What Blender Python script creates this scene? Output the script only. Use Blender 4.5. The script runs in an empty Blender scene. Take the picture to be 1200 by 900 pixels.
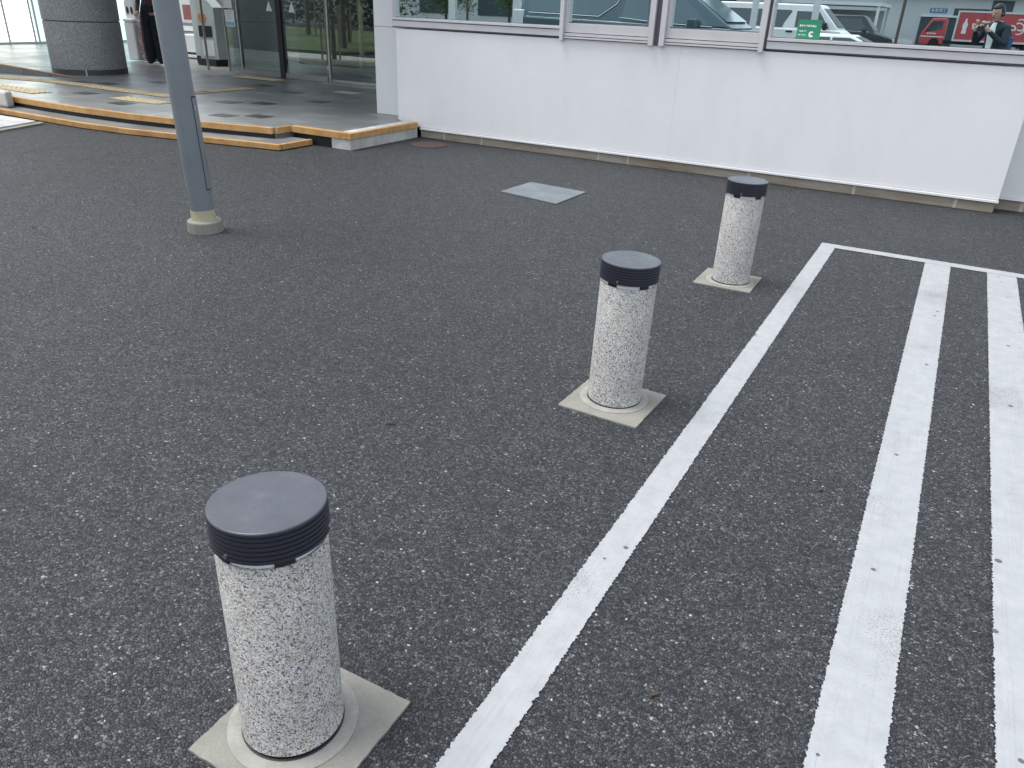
import bpy, bmesh, math, random
from mathutils import Vector, Matrix, noise
random.seed(7)
sc = bpy.context.scene
COL = sc.collection
rad = math.radians

# ------------------------------------------------------------------ camera
yaw, pit, rol = -0.487, 0.457, 0.043
f = Vector((math.sin(yaw)*math.cos(pit), math.cos(yaw)*math.cos(pit), -math.sin(pit)))
r = Vector((math.cos(yaw), -math.sin(yaw), 0)); u = r.cross(f)
r2 = math.cos(rol)*r + math.sin(rol)*u; u2 = -math.sin(rol)*r + math.cos(rol)*u
cam = bpy.data.cameras.new('camera'); cam.sensor_width = 36; cam.lens = 27.09
cam.clip_start = 0.02; cam.clip_end = 1000
co = bpy.data.objects.new('camera', cam); COL.objects.link(co)
M = Matrix((r2, u2, -f)).transposed().to_4x4(); M.translation = Vector((0, 0, 1.5))
co.matrix_world = M; sc.camera = co

# ------------------------------------------------------------------ light
SUN_EL, SUN_AZ = 68, 246            # azimuth clockwise from +Y
w = bpy.data.worlds.new("World"); sc.world = w; w.use_nodes = True
nt = w.node_tree; bg = nt.nodes['Background']
sky = nt.nodes.new('ShaderNodeTexSky'); sky.sky_type = 'NISHITA'; sky.sun_disc = False
sky.sun_elevation = rad(SUN_EL); sky.sun_rotation = rad(SUN_AZ)
sky.air_density = 1.0; sky.dust_density = 2.0; sky.ozone_density = 0.6
hs = nt.nodes.new('ShaderNodeHueSaturation'); hs.inputs['Saturation'].default_value = .38
nt.links.new(sky.outputs[0], hs.inputs['Color']); nt.links.new(hs.outputs[0], bg.inputs[0]); bg.inputs[1].default_value = 0.15
sl = bpy.data.lights.new('sun', 'SUN'); sl.energy = 1.0; sl.angle = rad(24); sl.color = (1, .985, .94)
so = bpy.data.objects.new('sun', sl); COL.objects.link(so)
d = Vector((math.sin(rad(SUN_AZ))*math.cos(rad(SUN_EL)), math.cos(rad(SUN_AZ))*math.cos(rad(SUN_EL)), math.sin(rad(SUN_EL))))
so.rotation_euler = d.to_track_quat('Z', 'Y').to_euler()
sc.view_settings.view_transform = 'Standard'; sc.view_settings.look = 'None'
sc.view_settings.gamma = 1; sc.view_settings.use_curve_mapping = False
sc.view_settings.exposure = 1.08

# ------------------------------------------------------------------ materials
class NT:
    def __init__(s, name):
        s.m = bpy.data.materials.new(name); s.m.use_nodes = True
        s.t = s.m.node_tree; s.b = s.t.nodes['Principled BSDF']; s.out = s.t.nodes['Material Output']
        s.tc = s.t.nodes.new('ShaderNodeTexCoord').outputs['Object']
    def n(s, typ, ins=None, **kw):
        o = s.t.nodes.new(typ)
        for k, v in kw.items(): setattr(o, k, v)
        for k, v in (ins or {}).items():
            if hasattr(v, 'is_linked'): s.t.links.new(v, o.inputs[k])
            else: o.inputs[k].default_value = v
        return o
    def link(s, a, b): s.t.links.new(a, b)
    def noise(s, scale, det=4, rough=.55, vec=None):
        return s.n('ShaderNodeTexNoise', {'Vector': vec or s.tc, 'Scale': scale, 'Detail': det, 'Roughness': rough}).outputs['Fac']
    def ramp(s, fac, stops, interp='LINEAR'):
        o = s.n('ShaderNodeValToRGB', {'Fac': fac}); cr = o.color_ramp; cr.interpolation = interp
        while len(cr.elements) < len(stops): cr.elements.new(.5)
        for e, (p, c) in zip(cr.elements, stops):
            e.position = p; e.color = (c if isinstance(c, (tuple, list)) else (c, c, c)) + ((1,) if not isinstance(c, (tuple, list)) or len(c) == 3 else ()) if isinstance(c, tuple) else (c, c, c, 1)
        return o.outputs['Color']
    def mix(s, fac, a, b, mode='MIX'):
        o = s.t.nodes.new('ShaderNodeMix'); o.data_type = 'RGBA'; o.blend_type = mode
        for i, v in ((0, fac), (6, a), (7, b)):
            if hasattr(v, 'is_linked'): s.t.links.new(v, o.inputs[i])
            else: o.inputs[i].default_value = v if i == 0 else (tuple(v)+(1,))
        return o.outputs[2]
    def math(s, op, a, b=0.0, c=0.0):
        o = s.t.nodes.new('ShaderNodeMath'); o.operation = op
        for i, v in enumerate((a, b, c)):
            if hasattr(v, 'is_linked'): s.t.links.new(v, o.inputs[i])
            else: o.inputs[i].default_value = v
        return o.outputs[0]
    def bump(s, h, strength=.3, dist=.01, normal=None):
        ins = {'Height': h, 'Strength': strength, 'Distance': dist}
        if normal is not None: ins['Normal'] = normal
        o = s.n('ShaderNodeBump', ins); return o.outputs[0]
    def set(s, col=None, rough=None, metal=None, normal=None, spec=None, emis=None, estr=0):
        B = s.b.inputs
        for k, v in (('Base Color', col), ('Roughness', rough), ('Metallic', metal), ('Normal', normal), ('Specular IOR Level', spec)):
            if v is None: continue
            if hasattr(v, 'is_linked'): s.t.links.new(v, B[k])
            else: B[k].default_value = (tuple(v)+(1,)) if k == 'Base Color' else v
        if emis: B['Emission Color'].default_value = tuple(emis)+(1,); B['Emission Strength'].default_value = estr
        return s.m

def simple(name, col, rough=.5, metal=0, var=.08, vs=6, bump=0, bs=60, spec=None):
    t = NT(name); nz = t.noise(vs, 5, .6)
    a = tuple(c*(1-var) for c in col); b = tuple(min(1, c*(1+var)) for c in col)
    c = t.ramp(nz, [(.3, a), (.7, b)])
    n = t.bump(t.noise(bs, 3), bump, .003) if bump else None
    rr = t.math('MULTIPLY_ADD', t.noise(vs*3, 3), .15, rough-.075)
    return t.set(c, rr, metal, n, spec)

def asphalt():
    t = NT('asphalt')
    warp = t.n('ShaderNodeTexNoise', {'Vector': t.tc, 'Scale': 70, 'Detail': 1}).outputs['Color']
    vec = t.n('ShaderNodeVectorMath', {0: t.tc}, operation='ADD')
    wm = t.n('ShaderNodeVectorMath', {0: warp, 'Scale': .005}, operation='SCALE')
    t.link(wm.outputs[0], vec.inputs[1]); v = vec.outputs[0]
    vo = t.n('ShaderNodeTexVoronoi', {'Vector': v, 'Scale': 128}, feature='F1')
    ed = t.n('ShaderNodeTexVoronoi', {'Vector': v, 'Scale': 128}, feature='DISTANCE_TO_EDGE')
    v2 = t.n('ShaderNodeTexVoronoi', {'Vector': v, 'Scale': 360}, feature='F1')
    sep = t.n('ShaderNodeSeparateColor', {0: vo.outputs['Color']})
    sep2 = t.n('ShaderNodeSeparateColor', {0: v2.outputs['Color']})
    base = t.ramp(sep.outputs[0], [(0, (.021, .0235, .0265)), (.25, (.032, .0355, .040)), (.7, (.052, .057, .064)), (.94, (.090, .097, .105)), (.990, (.145, .15, .155)), (1, (.34, .34, .34))])
    fine = t.ramp(sep2.outputs[1], [(0, (.55, .55, .55)), (.5, (1, 1, 1)), (.93, (1.35, 1.35, 1.35)), (.995, (2.0, 2.0, 1.95))])
    c = t.mix(1.0, base, fine, 'MULTIPLY')
    brk = t.noise(190, 2, .6)
    edn = t.math('ADD', ed.outputs['Distance'], t.math('MULTIPLY_ADD', brk, .45, -.20))
    gap = t.ramp(edn, [(0, .06), (.08, .38), (.22, 1.0)])
    c = t.mix(1.0, c, gap, 'MULTIPLY')
    big = t.ramp(t.noise(.55, 6, .62), [(.3, .90), (.52, 1.05), (.75, 1.22)])
    c = t.mix(1.0, c, big, 'MULTIPLY')
    mid = t.ramp(t.noise(9, 4, .6), [(.3, .85), (.7, 1.18)])
    c = t.mix(1.0, c, mid, 'MULTIPLY')
    dust = t.ramp(t.noise(2.3, 6, .7), [(.56, .0), (.8, .12)])
    c = t.mix(dust, c, (.15, .155, .15))
    # every stone is a facet tilted its own way
    rel = t.n('ShaderNodeVectorMath', {0: v, 1: vo.outputs['Position']}, operation='SUBTRACT')
    rc = t.n('ShaderNodeVectorMath', {0: vo.outputs['Color'], 1: (.5, .5, .5)}, operation='SUBTRACT')
    dt = t.n('ShaderNodeVectorMath', {0: rel.outputs[0], 1: rc.outputs[0]}, operation='DOT_PRODUCT')
    h = t.math('ADD', t.math('MINIMUM', t.math('MAXIMUM', edn, 0.0), .22), t.math('MULTIPLY', dt.outputs['Value'], 110))
    nrm = t.bump(h, 1.0, .006); nrm = t.bump(t.noise(420, 2), .3, .002, nrm)
    return t.set(c, t.math('MULTIPLY_ADD', sep2.outputs[2], .3, .5), 0, nrm, .45)

def paint():
    t = NT('road_paint')
    c = t.ramp(t.noise(14, 6, .65), [(.25, (.315, .330, .34)), (.7, (.40, .415, .425))])
    # chipped spots
    vo = t.n('ShaderNodeTexVoronoi', {'Vector': t.tc, 'Scale': 11}, feature='F1')
    sp = t.n('ShaderNodeSeparateColor', {0: vo.outputs['Color']})
    chip = t.math('MULTIPLY', t.math('LESS_THAN', vo.outputs['Distance'], t.math('MULTIPLY', sp.outputs[1], .15)), t.math('GREATER_THAN', sp.outputs[0], .25))
    wear = t.math('GREATER_THAN', t.math('MULTIPLY', t.noise(210, 2, .8), t.noise(1.5, 4)), .345)
    # tyre rubs: long scratches along the bay
    mp = t.n('ShaderNodeMapping', {'Vector': t.tc, 'Scale': (95, 1.6, 1), 'Rotation': (0, 0, .06)})
    rub = t.ramp(t.noise(1, 3, .6, mp.outputs[0]), [(.56, 1.0), (.64, .93), (.67, 1.0)])
    mp2 = t.n('ShaderNodeMapping', {'Vector': t.tc, 'Scale': (130, 2.4, 1), 'Rotation': (0, 0, -.16)})
    rub2 = t.ramp(t.noise(1, 2, .5, mp2.outputs[0]), [(.62, 1.0), (.67, .90), (.7, 1.0)])
    c = t.mix(1, c, rub, 'MULTIPLY'); c = t.mix(1, c, rub2, 'MULTIPLY')
    c = t.mix(t.math('MULTIPLY', t.math('MAXIMUM', chip, t.math('MULTIPLY', wear, .6)), .88), c, (.07, .07, .075))
    n = t.bump(t.noise(160, 4, .7), .45, .004)
    return t.set(c, .62, 0, n)

def terrazzo():
    t = NT('exposed_aggregate')
    vo = t.n('ShaderNodeTexVoronoi', {'Vector': t.tc, 'Scale': 290}, feature='F1')
    ed = t.n('ShaderNodeTexVoronoi', {'Vector': t.tc, 'Scale': 290}, feature='DISTANCE_TO_EDGE')
    sp = t.n('ShaderNodeSeparateColor', {0: vo.outputs['Color']})
    c = t.ramp(sp.outputs[0], [(0, (.07, .07, .07)), (.07, (.17, .165, .16)), (.17, (.36, .35, .33)), (.33, (.58, .575, .555)), (.7, (.73, .725, .71)), (1, (.88, .88, .87))])
    tan = t.math('GREATER_THAN', sp.outputs[1], .90)
    c = t.mix(tan, c, (.50, .42, .31))
    c = t.mix(1, c, t.ramp(t.noise(14, 4), [(.3, .86), (.7, 1.1)]), 'MULTIPLY')
    gap = t.ramp(ed.outputs['Distance'], [(0, .38), (.13, 1.0)])
    c = t.mix(.75, c, gap, 'MULTIPLY')
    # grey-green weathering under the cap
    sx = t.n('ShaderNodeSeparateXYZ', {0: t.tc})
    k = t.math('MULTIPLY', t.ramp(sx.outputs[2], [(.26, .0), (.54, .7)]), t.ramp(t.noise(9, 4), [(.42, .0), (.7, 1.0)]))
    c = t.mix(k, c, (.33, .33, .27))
    n = t.bump(t.math('ADD', ed.outputs['Distance'], t.math('MULTIPLY', sp.outputs[2], .4)), .7, .005)
    return t.set(c, .6, 0, n)

def concrete(name, col, scale=4, stain=(.25, .22, .18), stf=.5):
    t = NT(name)
    a = tuple(x*.74 for x in col); b = tuple(min(1, x*1.18) for x in col)
    c = t.ramp(t.noise(scale, 8, .68), [(.3, a), (.7, b)])
    fine = t.ramp(t.noise(130, 3, .8), [(.3, .88), (.7, 1.08)])
    c = t.mix(1, c, fine, 'MULTIPLY')
    s = t.ramp(t.noise(scale*.8+1.3, 6, .7), [(.5, .0), (.72, 1.0)])
    c = t.mix(t.math('MULTIPLY', s, stf), c, stain)
    n = t.bump(t.noise(90, 5, .7), .5, .004)
    return t.set(c, .85, 0, n)

def foundation_mat():
    t = NT('stained_foundation')
    mp = t.n('ShaderNodeMapping', {'Vector': t.tc, 'Scale': (1.1, 1, 6)})
    c = t.ramp(t.noise(1.6, 7, .68, mp.outputs[0]), [(.28, (.175, .13, .09)), (.43, (.27, .225, .17)), (.58, (.33, .29, .235)), (.72, (.38, .36, .32))])
    c = t.mix(1, c, t.ramp(t.noise(90, 4, .8), [(.3, .8), (.7, 1.12)]), 'MULTIPLY')
    mp2 = t.n('ShaderNodeMapping', {'Vector': t.tc, 'Scale': (1, 1, .02)})
    vo = t.n('ShaderNodeTexVoronoi', {'Vector': mp2.outputs[0], 'Scale': .62}, feature='DISTANCE_TO_EDGE')
    cr = t.math('LESS_THAN', vo.outputs['Distance'], .0035)
    c = t.mix(t.math('MULTIPLY', cr, .45), c, (.66, .64, .60))
    return t.set(c, .85, 0, t.bump(t.noise(60, 6, .75), .6, .006))

def wall_mat(name='white_render', col=(.83, .825, .82)):
    t = NT(name)
    c = t.ramp(t.noise(.8, 5, .6), [(.3, tuple(x*.945 for x in col)), (.7, col)])
    mp = t.n('ShaderNodeMapping', {'Vector': t.tc, 'Scale': (1.5, 1.5, .5)})
    st = t.ramp(t.noise(1.6, 7, .75, mp.outputs[0]), [(.48, .0), (.8, .2)])
    c = t.mix(st, c, (.55, .545, .53))
    # small grey scuffs, only a few
    sm = t.math('MULTIPLY', t.ramp(t.noise(1.7, 3), [(.66, .0), (.74, 1.0)]), t.ramp(t.noise(70, 4, .8), [(.45, .0), (.65, 1.0)]))
    c = t.mix(t.math('MULTIPLY', sm, .22), c, (.42, .42, .42))
    n = t.bump(t.noise(240, 3, .7), .12, .002); n = t.bump(t.noise(1.3, 3), .08, .02, n)
    return t.set(c, .55, 0, n)

def stone_tile():
    t = NT('grey_stone_tile')
    br = t.n('ShaderNodeTexBrick', {'Vector': t.tc, 'Color1': (.18, .19, .19, 1), 'Color2': (.25, .26, .255, 1), 'Mortar': (.10, .10, .10, 1), 'Scale': 1.0, 'Mortar Size': .004, 'Brick Width': .6, 'Row Height': .3, 'Bias': .1})
    c = t.mix(1, br.outputs['Color'], t.ramp(t.noise(2.4, 6, .65), [(.3, .82), (.7, 1.15)]), 'MULTIPLY')
    c = t.mix(1, c, t.ramp(t.noise(180, 3, .8), [(.3, .85), (.7, 1.12)]), 'MULTIPLY')
    n = t.bump(br.outputs['Fac'], -.3, .003); n = t.bump(t.noise(120, 3), .1, .002, n)
    return t.set(c, t.ramp(t.noise(1.3, 5), [(.35, .28), (.7, .48)]), 0, n)

def wood_nosing():
    t = NT('ochre_nosing')
    c = t.ramp(t.noise(5, 7, .7), [(.28, (.36, .19, .07)), (.5, (.52, .30, .11)), (.72, (.62, .39, .17))])
    spot = t.math('GREATER_THAN', t.noise(2.2, 6, .75), .68)
    c = t.mix(t.math('MULTIPLY', spot, .75), c, (.09, .06, .035))
    c = t.mix(1, c, t.ramp(t.noise(70, 3), [(.3, .85), (.7, 1.1)]), 'MULTIPLY')
    return t.set(c, .6, 0, t.bump(t.noise(60, 4), .3, .003))

def glass(name, tint, refl, trans):
    t = NT(name); N = t.t.nodes; N.remove(t.b)
    g = t.n('ShaderNodeBsdfGlossy', {'Color': tuple(tint)+(1,), 'Roughness': 0.0})
    tr = t.n('ShaderNodeBsdfTransparent', {'Color': tuple(trans)+(1,)})
    # gentle unevenness of float glass
    t.link(t.bump(t.noise(1.1, 1), .02, .01), g.inputs['Normal'])
    fr = t.n('ShaderNodeLayerWeight', {'Blend': .25}).outputs['Fresnel']
    fac = t.math('MULTIPLY_ADD', fr, 1-refl, refl)
    mx = t.n('ShaderNodeMixShader'); t.link(fac, mx.inputs[0]); t.link(tr.outputs[0], mx.inputs[1]); t.link(g.outputs[0], mx.inputs[2])
    t.link(mx.outputs[0], t.out.inputs[0]); return t.m

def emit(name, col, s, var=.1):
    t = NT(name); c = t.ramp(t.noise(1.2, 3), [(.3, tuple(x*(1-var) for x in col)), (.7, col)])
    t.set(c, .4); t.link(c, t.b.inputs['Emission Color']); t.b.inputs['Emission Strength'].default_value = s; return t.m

def foliage(name, a, b):
    t = NT(name)
    oi = t.n('ShaderNodeObjectInfo').outputs['Random']
    c = t.ramp(t.noise(3.5, 3), [(.3, a), (.7, b)])
    t.set(c, .6); t.b.inputs['Transmission Weight'].default_value = 0
    return t.m

m = {}
m['asphalt'] = asphalt(); m['paint'] = paint(); m['agg'] = terrazzo()
m['conc'] = concrete('weathered_concrete', (.26, .258, .225), 5, (.24, .22, .18), .5)
m['conc_light'] = concrete('pale_concrete', (.56, .56, .54), 5, (.33, .31, .27), .45)
m['found'] = foundation_mat(); m['wall'] = wall_mat(); m['wall2'] = wall_mat('white_panel', (.72, .735, .73))
m['tile'] = stone_tile(); m['nosing'] = wood_nosing()
m['dtile'] = simple('dark_stone_tile', (.055, .057, .062), .35, 0, .2, 9, .2)
m['cap'] = simple('charcoal_cap_paint', (.022, .025, .035), .42, 0, .15, 5, .05)
def cap_top():
    t = NT('weathered_cap_top')
    c = t.ramp(t.noise(6, 6, .7), [(.3, (.038, .043, .054)), (.55, (.058, .064, .078)), (.75, (.105, .11, .125))])
    c = t.mix(t.math('MULTIPLY', t.ramp(t.noise(300, 2), [(.68, 0.0), (.72, 1.0)]), .3), c, (.25, .25, .25))
    return t.set(c, t.ramp(t.noise(11, 5), [(.3, .24), (.7, .42)]), 0, t.bump(t.noise(140, 3), .05, .001), .95)
m['captop'] = cap_top()
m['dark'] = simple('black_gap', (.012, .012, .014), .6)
m['lens'] = simple('white_lens', (.72, .74, .74), .3)
m['steel'] = simple('brushed_steel', (.5, .5, .5), .35, 1, .1, 30)
m['frame'] = simple('anodised_frame', (.60, .59, .59), .42, .05, .06, 4)
m['frame_d'] = simple('frame_groove', (.10, .10, .105), .5)
m['post_steel'] = simple('satin_post', (.62, .60, .54), .35, .6, .1, 20)
m['pole'] = simple('grey_pole_paint', (.175, .198, .215), .38, 0, .1, 3, .05)
m['beige'] = simple('beige_tape', (.42, .40, .27), .6, 0, .12, 14, .1)
m['galv'] = None
def galv():
    t = NT('galvanised_plate')
    c = t.ramp(t.noise(4, 6, .7), [(.3, (.15, .175, .19)), (.7, (.26, .295, .315))])
    vo = t.n('ShaderNodeTexVoronoi', {'Vector': t.tc, 'Scale': 40}, feature='F1')
    return t.set(c, .5, .45, t.bump(t.math('LESS_THAN', vo.outputs['Distance'], .25), .4, .003))
m['galv'] = galv()
m['rust'] = simple('rusty_iron', (.085, .055, .045), .75, .2, .3, 25, .5, 90)
m['tact'] = simple('yellow_tactile', (.56, .47, .29), .6, 0, .12, 12, .1)
m['gran'] = None
def granite():
    t = NT('grey_granite')
    vo = t.n('ShaderNodeTexVoronoi', {'Vector': t.tc, 'Scale': 110}, feature='F1')
    sp = t.n('ShaderNodeSeparateColor', {0: vo.outputs['Color']})
    c = t.ramp(sp.outputs[0], [(0, (.17, .18, .19)), (.5, (.28, .29, .30)), (1, (.44, .455, .46))])
    c = t.mix(1, c, t.ramp(t.noise(1.5, 4), [(.3, .9), (.7, 1.1)]), 'MULTIPLY')
    return t.set(c, .6)
m['gran'] = granite()
m['gran_d'] = simple('dark_skirting', (.06, .062, .07), .5)
m['glass_w'] = glass('tinted_window_glass', (.86, 1.0, 1.0), .88, (.30, .40, .42))
m['glass_e'] = glass('clear_door_glass', (.80, .88, .86), .20, (.62, .68, .67))
m['panel'] = emit('emissive_frosted_panel', (.95, 1.0, .93), 1.25)  # emission stands in for daylight coming through the frosted glass
m['panel_t'] = emit('emissive_teal_glass', (.52, .78, .76), .75)  # teal glow put into the glass in place of daylight behind it
m['inner'] = simple('interior_grey', (.10, .105, .11), .6)
m['soffit'] = simple('canopy_white', (.6, .6, .6), .6)
m['lawn'] = None
def lawn():
    t = NT('lawn_grass')
    c = t.ramp(t.noise(1.1, 8, .7), [(.3, (.065, .11, .03)), (.7, (.13, .17, .055))])
    return t.set(c, .8, 0, t.bump(t.noise(60, 4), .8, .03))
m['lawn'] = lawn()
m['leaf'] = foliage('tree_leaves', (.035, .075, .025), (.085, .14, .045))
m['leaf2'] = foliage('pale_tree_leaves', (.12, .19, .10), (.24, .33, .19))
m['bark'] = simple('bark', (.10, .08, .06), .9, 0, .3, 12, .6)
m['timber'] = simple('stake_timber', (.32, .24, .15), .8, 0, .2, 9)
m['rubber'] = simple('tyre_rubber', (.02, .02, .02), .8)
m['rim'] = simple('alloy_rim', (.45, .45, .46), .3, .8)
m['cglass'] = simple('car_glass', (.035, .055, .062), .06, 0, .1, 2, spec=.9)
m['trim'] = simple('black_trim', (.02, .02, .022), .5)
m['chrome'] = simple('chrome', (.8, .8, .8), .12, 1)
m['lamp'] = simple('lamp_lens', (.75, .77, .78), .15)
m['tail'] = simple('tail_lens', (.40, .02, .02), .2)
m['cglass_l'] = simple('reflection_lightened_car_glass', (.09, .15, .17), .08, 0, .1, 2, spec=.9)  # car glass lightened, the white wall's reflection put into its colour
m['plate'] = simple('plate_white', (.7, .7, .68), .5)
m['c_navy'] = simple('navy_car_paint', (.085, .135, .165), .18, .15, .05, 1, spec=.8)
m['c_white'] = simple('white_car_paint', (.86, .86, .85), .22, 0, .03, 1)
m['c_black'] = simple('black_car_paint', (.016, .022, .026), .16, 0, .1, 1, spec=.8)
m['c_red'] = simple('red_truck_paint', (.48, .07, .08), .3, 0, .06, 1)
m['silver'] = simple('silver_edge', (.6, .62, .62), .4, .3)
m['fac'] = simple('facade_grey', (.55, .58, .58), .8, 0, .08, .5)
m['fac_l'] = simple('facade_pale', (.72, .73, .72), .8, 0, .08, .6)
m['fac_d'] = simple('facade_opening', (.05, .075, .08), .6, 0, .2, 1)
m['white'] = simple('white_sheet', (.78, .79, .79), .55, 0, .04, 3)
m['bluesign'] = simple('blue_sign', (.05, .16, .30), .5)
m['green'] = simple('green_sheet', (.03, .27, .14), .5, 0, .06, 4)
m['papblue'] = simple('light_blue_print', (.22, .48, .72), .6)
m['papink'] = simple('faint_print', (.45, .45, .50), .6)
m['maroon'] = simple('maroon_print', (.30, .10, .11), .6, 0, .6, 30)
m['orange'] = simple('orange_print', (.62, .24, .08), .6)
m['kiosk'] = simple('pale_teal_metal', (.50, .57, .56), .45)
m['navycloth'] = simple('navy_cloth', (.016, .021, .030), .9, 0, .2, 9, .3, 40)
m['darkcloth'] = simple('black_jacket_cloth', (.022, .034, .045), .85, 0, .2, 9, .3, 40)
m['maroonc'] = simple('maroon_cloth', (.10, .045, .05), .9, 0, .2, 9)
m['skin'] = simple('skin', (.52, .33, .24), .55, 0, .06, 9)
m['hair'] = simple('black_hair', (.012, .011, .011), .45, 0, .3, 60, .4, 120)
m['shoe'] = simple('black_shoe', (.02, .02, .02), .4)
m['bagblue'] = simple('blue_bag_cloth', (.05, .11, .22), .8, 0, .1, 9, .2)
m['brownpole'] = simple('brown_pole', (.11, .08, .07), .6)
m['leafdry'] = simple('dry_leaf', (.07, .045, .032), .8, 0, .3, 90)
m['twig'] = simple('pale_twig', (.35, .24, .15), .8)
m['pat'] = None
def pattern():
    t = NT('patterned_print')
    vo = t.n('ShaderNodeTexVoronoi', {'Vector': t.tc, 'Scale': 17}, feature='F1')
    c = t.ramp(vo.outputs['Distance'], [(0, (.06, .07, .09)), (.3, (.28, .25, .26)), (.5, (.24, .10, .09)), (.75, (.45, .43, .42))])
    return t.set(c, .7)
m['pat'] = pattern()
m['wood_bench'] = simple('dark_bench', (.05, .05, .05), .7)

# ------------------------------------------------------------------ mesh builder
class MB:
    def __init__(s): s.v = []; s.f = []; s.mi = []; s.k = 0
    def add(s, vs, fs):
        b = len(s.v); s.v += [tuple(x) for x in vs]; s.f += [tuple(b+i for i in q) for q in fs]; s.mi += [s.k]*len(fs); return s
    def mat(s, k): s.k = k; return s
    def box(s, x0, x1, y0, y1, z0, z1):
        return s.add([(x0,y0,z0),(x1,y0,z0),(x1,y1,z0),(x0,y1,z0),(x0,y0,z1),(x1,y0,z1),(x1,y1,z1),(x0,y1,z1)],
                     [(0,3,2,1),(4,5,6,7),(0,1,5,4),(1,2,6,5),(2,3,7,6),(3,0,4,7)])
    def lathe(s, prof, n=48, cx=0, cy=0, caps=True):
        b = len(s.v)
        for (R, z) in prof:
            for i in range(n):
                a = 2*math.pi*i/n; s.v.append((cx+R*math.cos(a), cy+R*math.sin(a), z))
        for j in range(len(prof)-1):
            for i in range(n):
                i2 = (i+1) % n
                s.f.append((b+j*n+i, b+j*n+i2, b+(j+1)*n+i2, b+(j+1)*n+i)); s.mi.append(s.k)
        if caps:
            s.f.append(tuple(b+i for i in range(n))[::-1]); s.mi.append(s.k)
            q = b+(len(prof)-1)*n; s.f.append(tuple(q+i for i in range(n))); s.mi.append(s.k)
        return s
    def prism(s, poly, z0, z1, T=None):
        """poly in (a,b), extruded along the third axis; T maps (a,b,c)->xyz"""
        T = T or (lambda a, b, c: (a, b, c)); n = len(poly)
        vs = [T(a, b, z0) for a, b in poly] + [T(a, b, z1) for a, b in poly]
        fs = [tuple(range(n))[::-1], tuple(range(n, 2*n))] + [(i, (i+1) % n, n+(i+1) % n, n+i) for i in range(n)]
        return s.add(vs, fs)
    def tube(s, pts, rads, n=8):
        pts = [Vector(p) for p in pts]
        if not hasattr(rads, '__len__'): rads = [rads]*len(pts)
        b = len(s.v)
        for i, p in enumerate(pts):
            t = (pts[min(i+1, len(pts)-1)] - pts[max(i-1, 0)]).normalized()
            a = t.orthogonal().normalized() if abs(t.z) < .9 else Vector((1, 0, 0)).cross(t).normalized()
            if abs(t.z) < .9: a = t.cross(Vector((0, 0, 1))).normalized()
            c = t.cross(a)
            for k in range(n):
                q = 2*math.pi*k/n; s.v.append(tuple(p + rads[i]*(a*math.cos(q)+c*math.sin(q))))
        for i in range(len(pts)-1):
            for k in range(n):
                k2 = (k+1) % n; s.f.append((b+i*n+k, b+i*n+k2, b+(i+1)*n+k2, b+(i+1)*n+k)); s.mi.append(s.k)
        s.f.append(tuple(b+k for k in range(n))[::-1]); s.mi.append(s.k)
        q = b+(len(pts)-1)*n; s.f.append(tuple(q+k for k in range(n))); s.mi.append(s.k)
        return s
    def build(s, name, mats, parent=None, smooth=False, bevel=0, seg=2, loc=None):
        me = bpy.data.meshes.new(name); me.from_pydata(s.v, [], s.f)
        if not isinstance(mats, (list, tuple)): mats = [mats]
        for q in mats: me.materials.append(q)
        for p, i in zip(me.polygons, s.mi): p.material_index = i
        bm = bmesh.new(); bm.from_mesh(me); bmesh.ops.recalc_face_normals(bm, faces=bm.faces); bm.to_mesh(me); bm.free()
        o = bpy.data.objects.new(name, me); COL.objects.link(o)
        if parent: o.parent = parent
        if loc: o.location = loc
        if smooth:
            for p in me.polygons: p.use_smooth = True
            try: me.set_sharp_from_angle(angle=rad(35))
            except Exception: pass
        if bevel:
            b = o.modifiers.new('bevel', 'BEVEL'); b.width = bevel; b.segments = seg; b.limit_method = 'ANGLE'; b.angle_limit = rad(35)
        return o

def tag(o, label=None, cat=None, group=None, kind=None):
    for k, v in (('label', label), ('category', cat), ('group', group), ('kind', kind)):
        if v: o[k] = v
    return o
def thing(name, loc, label, cat, group=None, rz=0):
    o = bpy.data.objects.new(name, None); COL.objects.link(o); o.location = loc; o.rotation_euler = (0, 0, rz)
    o.empty_display_size = .1
    return tag(o, label, cat, group)
def copy_tree(o, parent=None):
    c = o.copy(); COL.objects.link(c)
    if parent: c.parent = parent
    for ch in [x for x in bpy.data.objects if x.parent == o]: copy_tree(ch, c)
    return c
def jag(p0, p1, step=.0045, amp=.0018):
    p0 = Vector(p0); p1 = Vector(p1); L = (p1-p0).length; n = max(2, int(L/step)); t = (p1-p0)/L; nn = Vector((-t.y, t.x))
    return [tuple(p0 + t*(L*i/n) + nn*(random.gauss(0, 1)*amp*(.0 if i in (0, n) else 1))) for i in range(n+1)]
def txt(body, size, mat, name, parent, loc, rot, shear=0, depth=.004, extra=None):
    c = bpy.data.curves.new(name, 'FONT'); c.body = body; c.size = size; c.extrude = depth/2; c.shear = shear
    c.align_x = 'CENTER'; c.align_y = 'CENTER'
    if extra: c.offset = extra
    o = bpy.data.objects.new(name, c); COL.objects.link(o)
    bpy.context.view_layer.update()
    me = bpy.data.meshes.new_from_object(o.evaluated_get(bpy.context.evaluated_depsgraph_get()))
    bpy.data.objects.remove(o); q = bpy.data.objects.new(name, me); COL.objects.link(q)
    me.materials.clear(); me.materials.append(mat); q.location = loc; q.rotation_euler = rot
    if parent: q.parent = parent
    return q

# ================================================================== SETTING
g = MB(); g.add([(-400, -400, 0), (400, -400, 0), (400, 400, 0), (-400, 400, 0)], [(0, 1, 2, 3)])
tag(g.build('ground', m['asphalt']), kind='structure')

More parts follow.
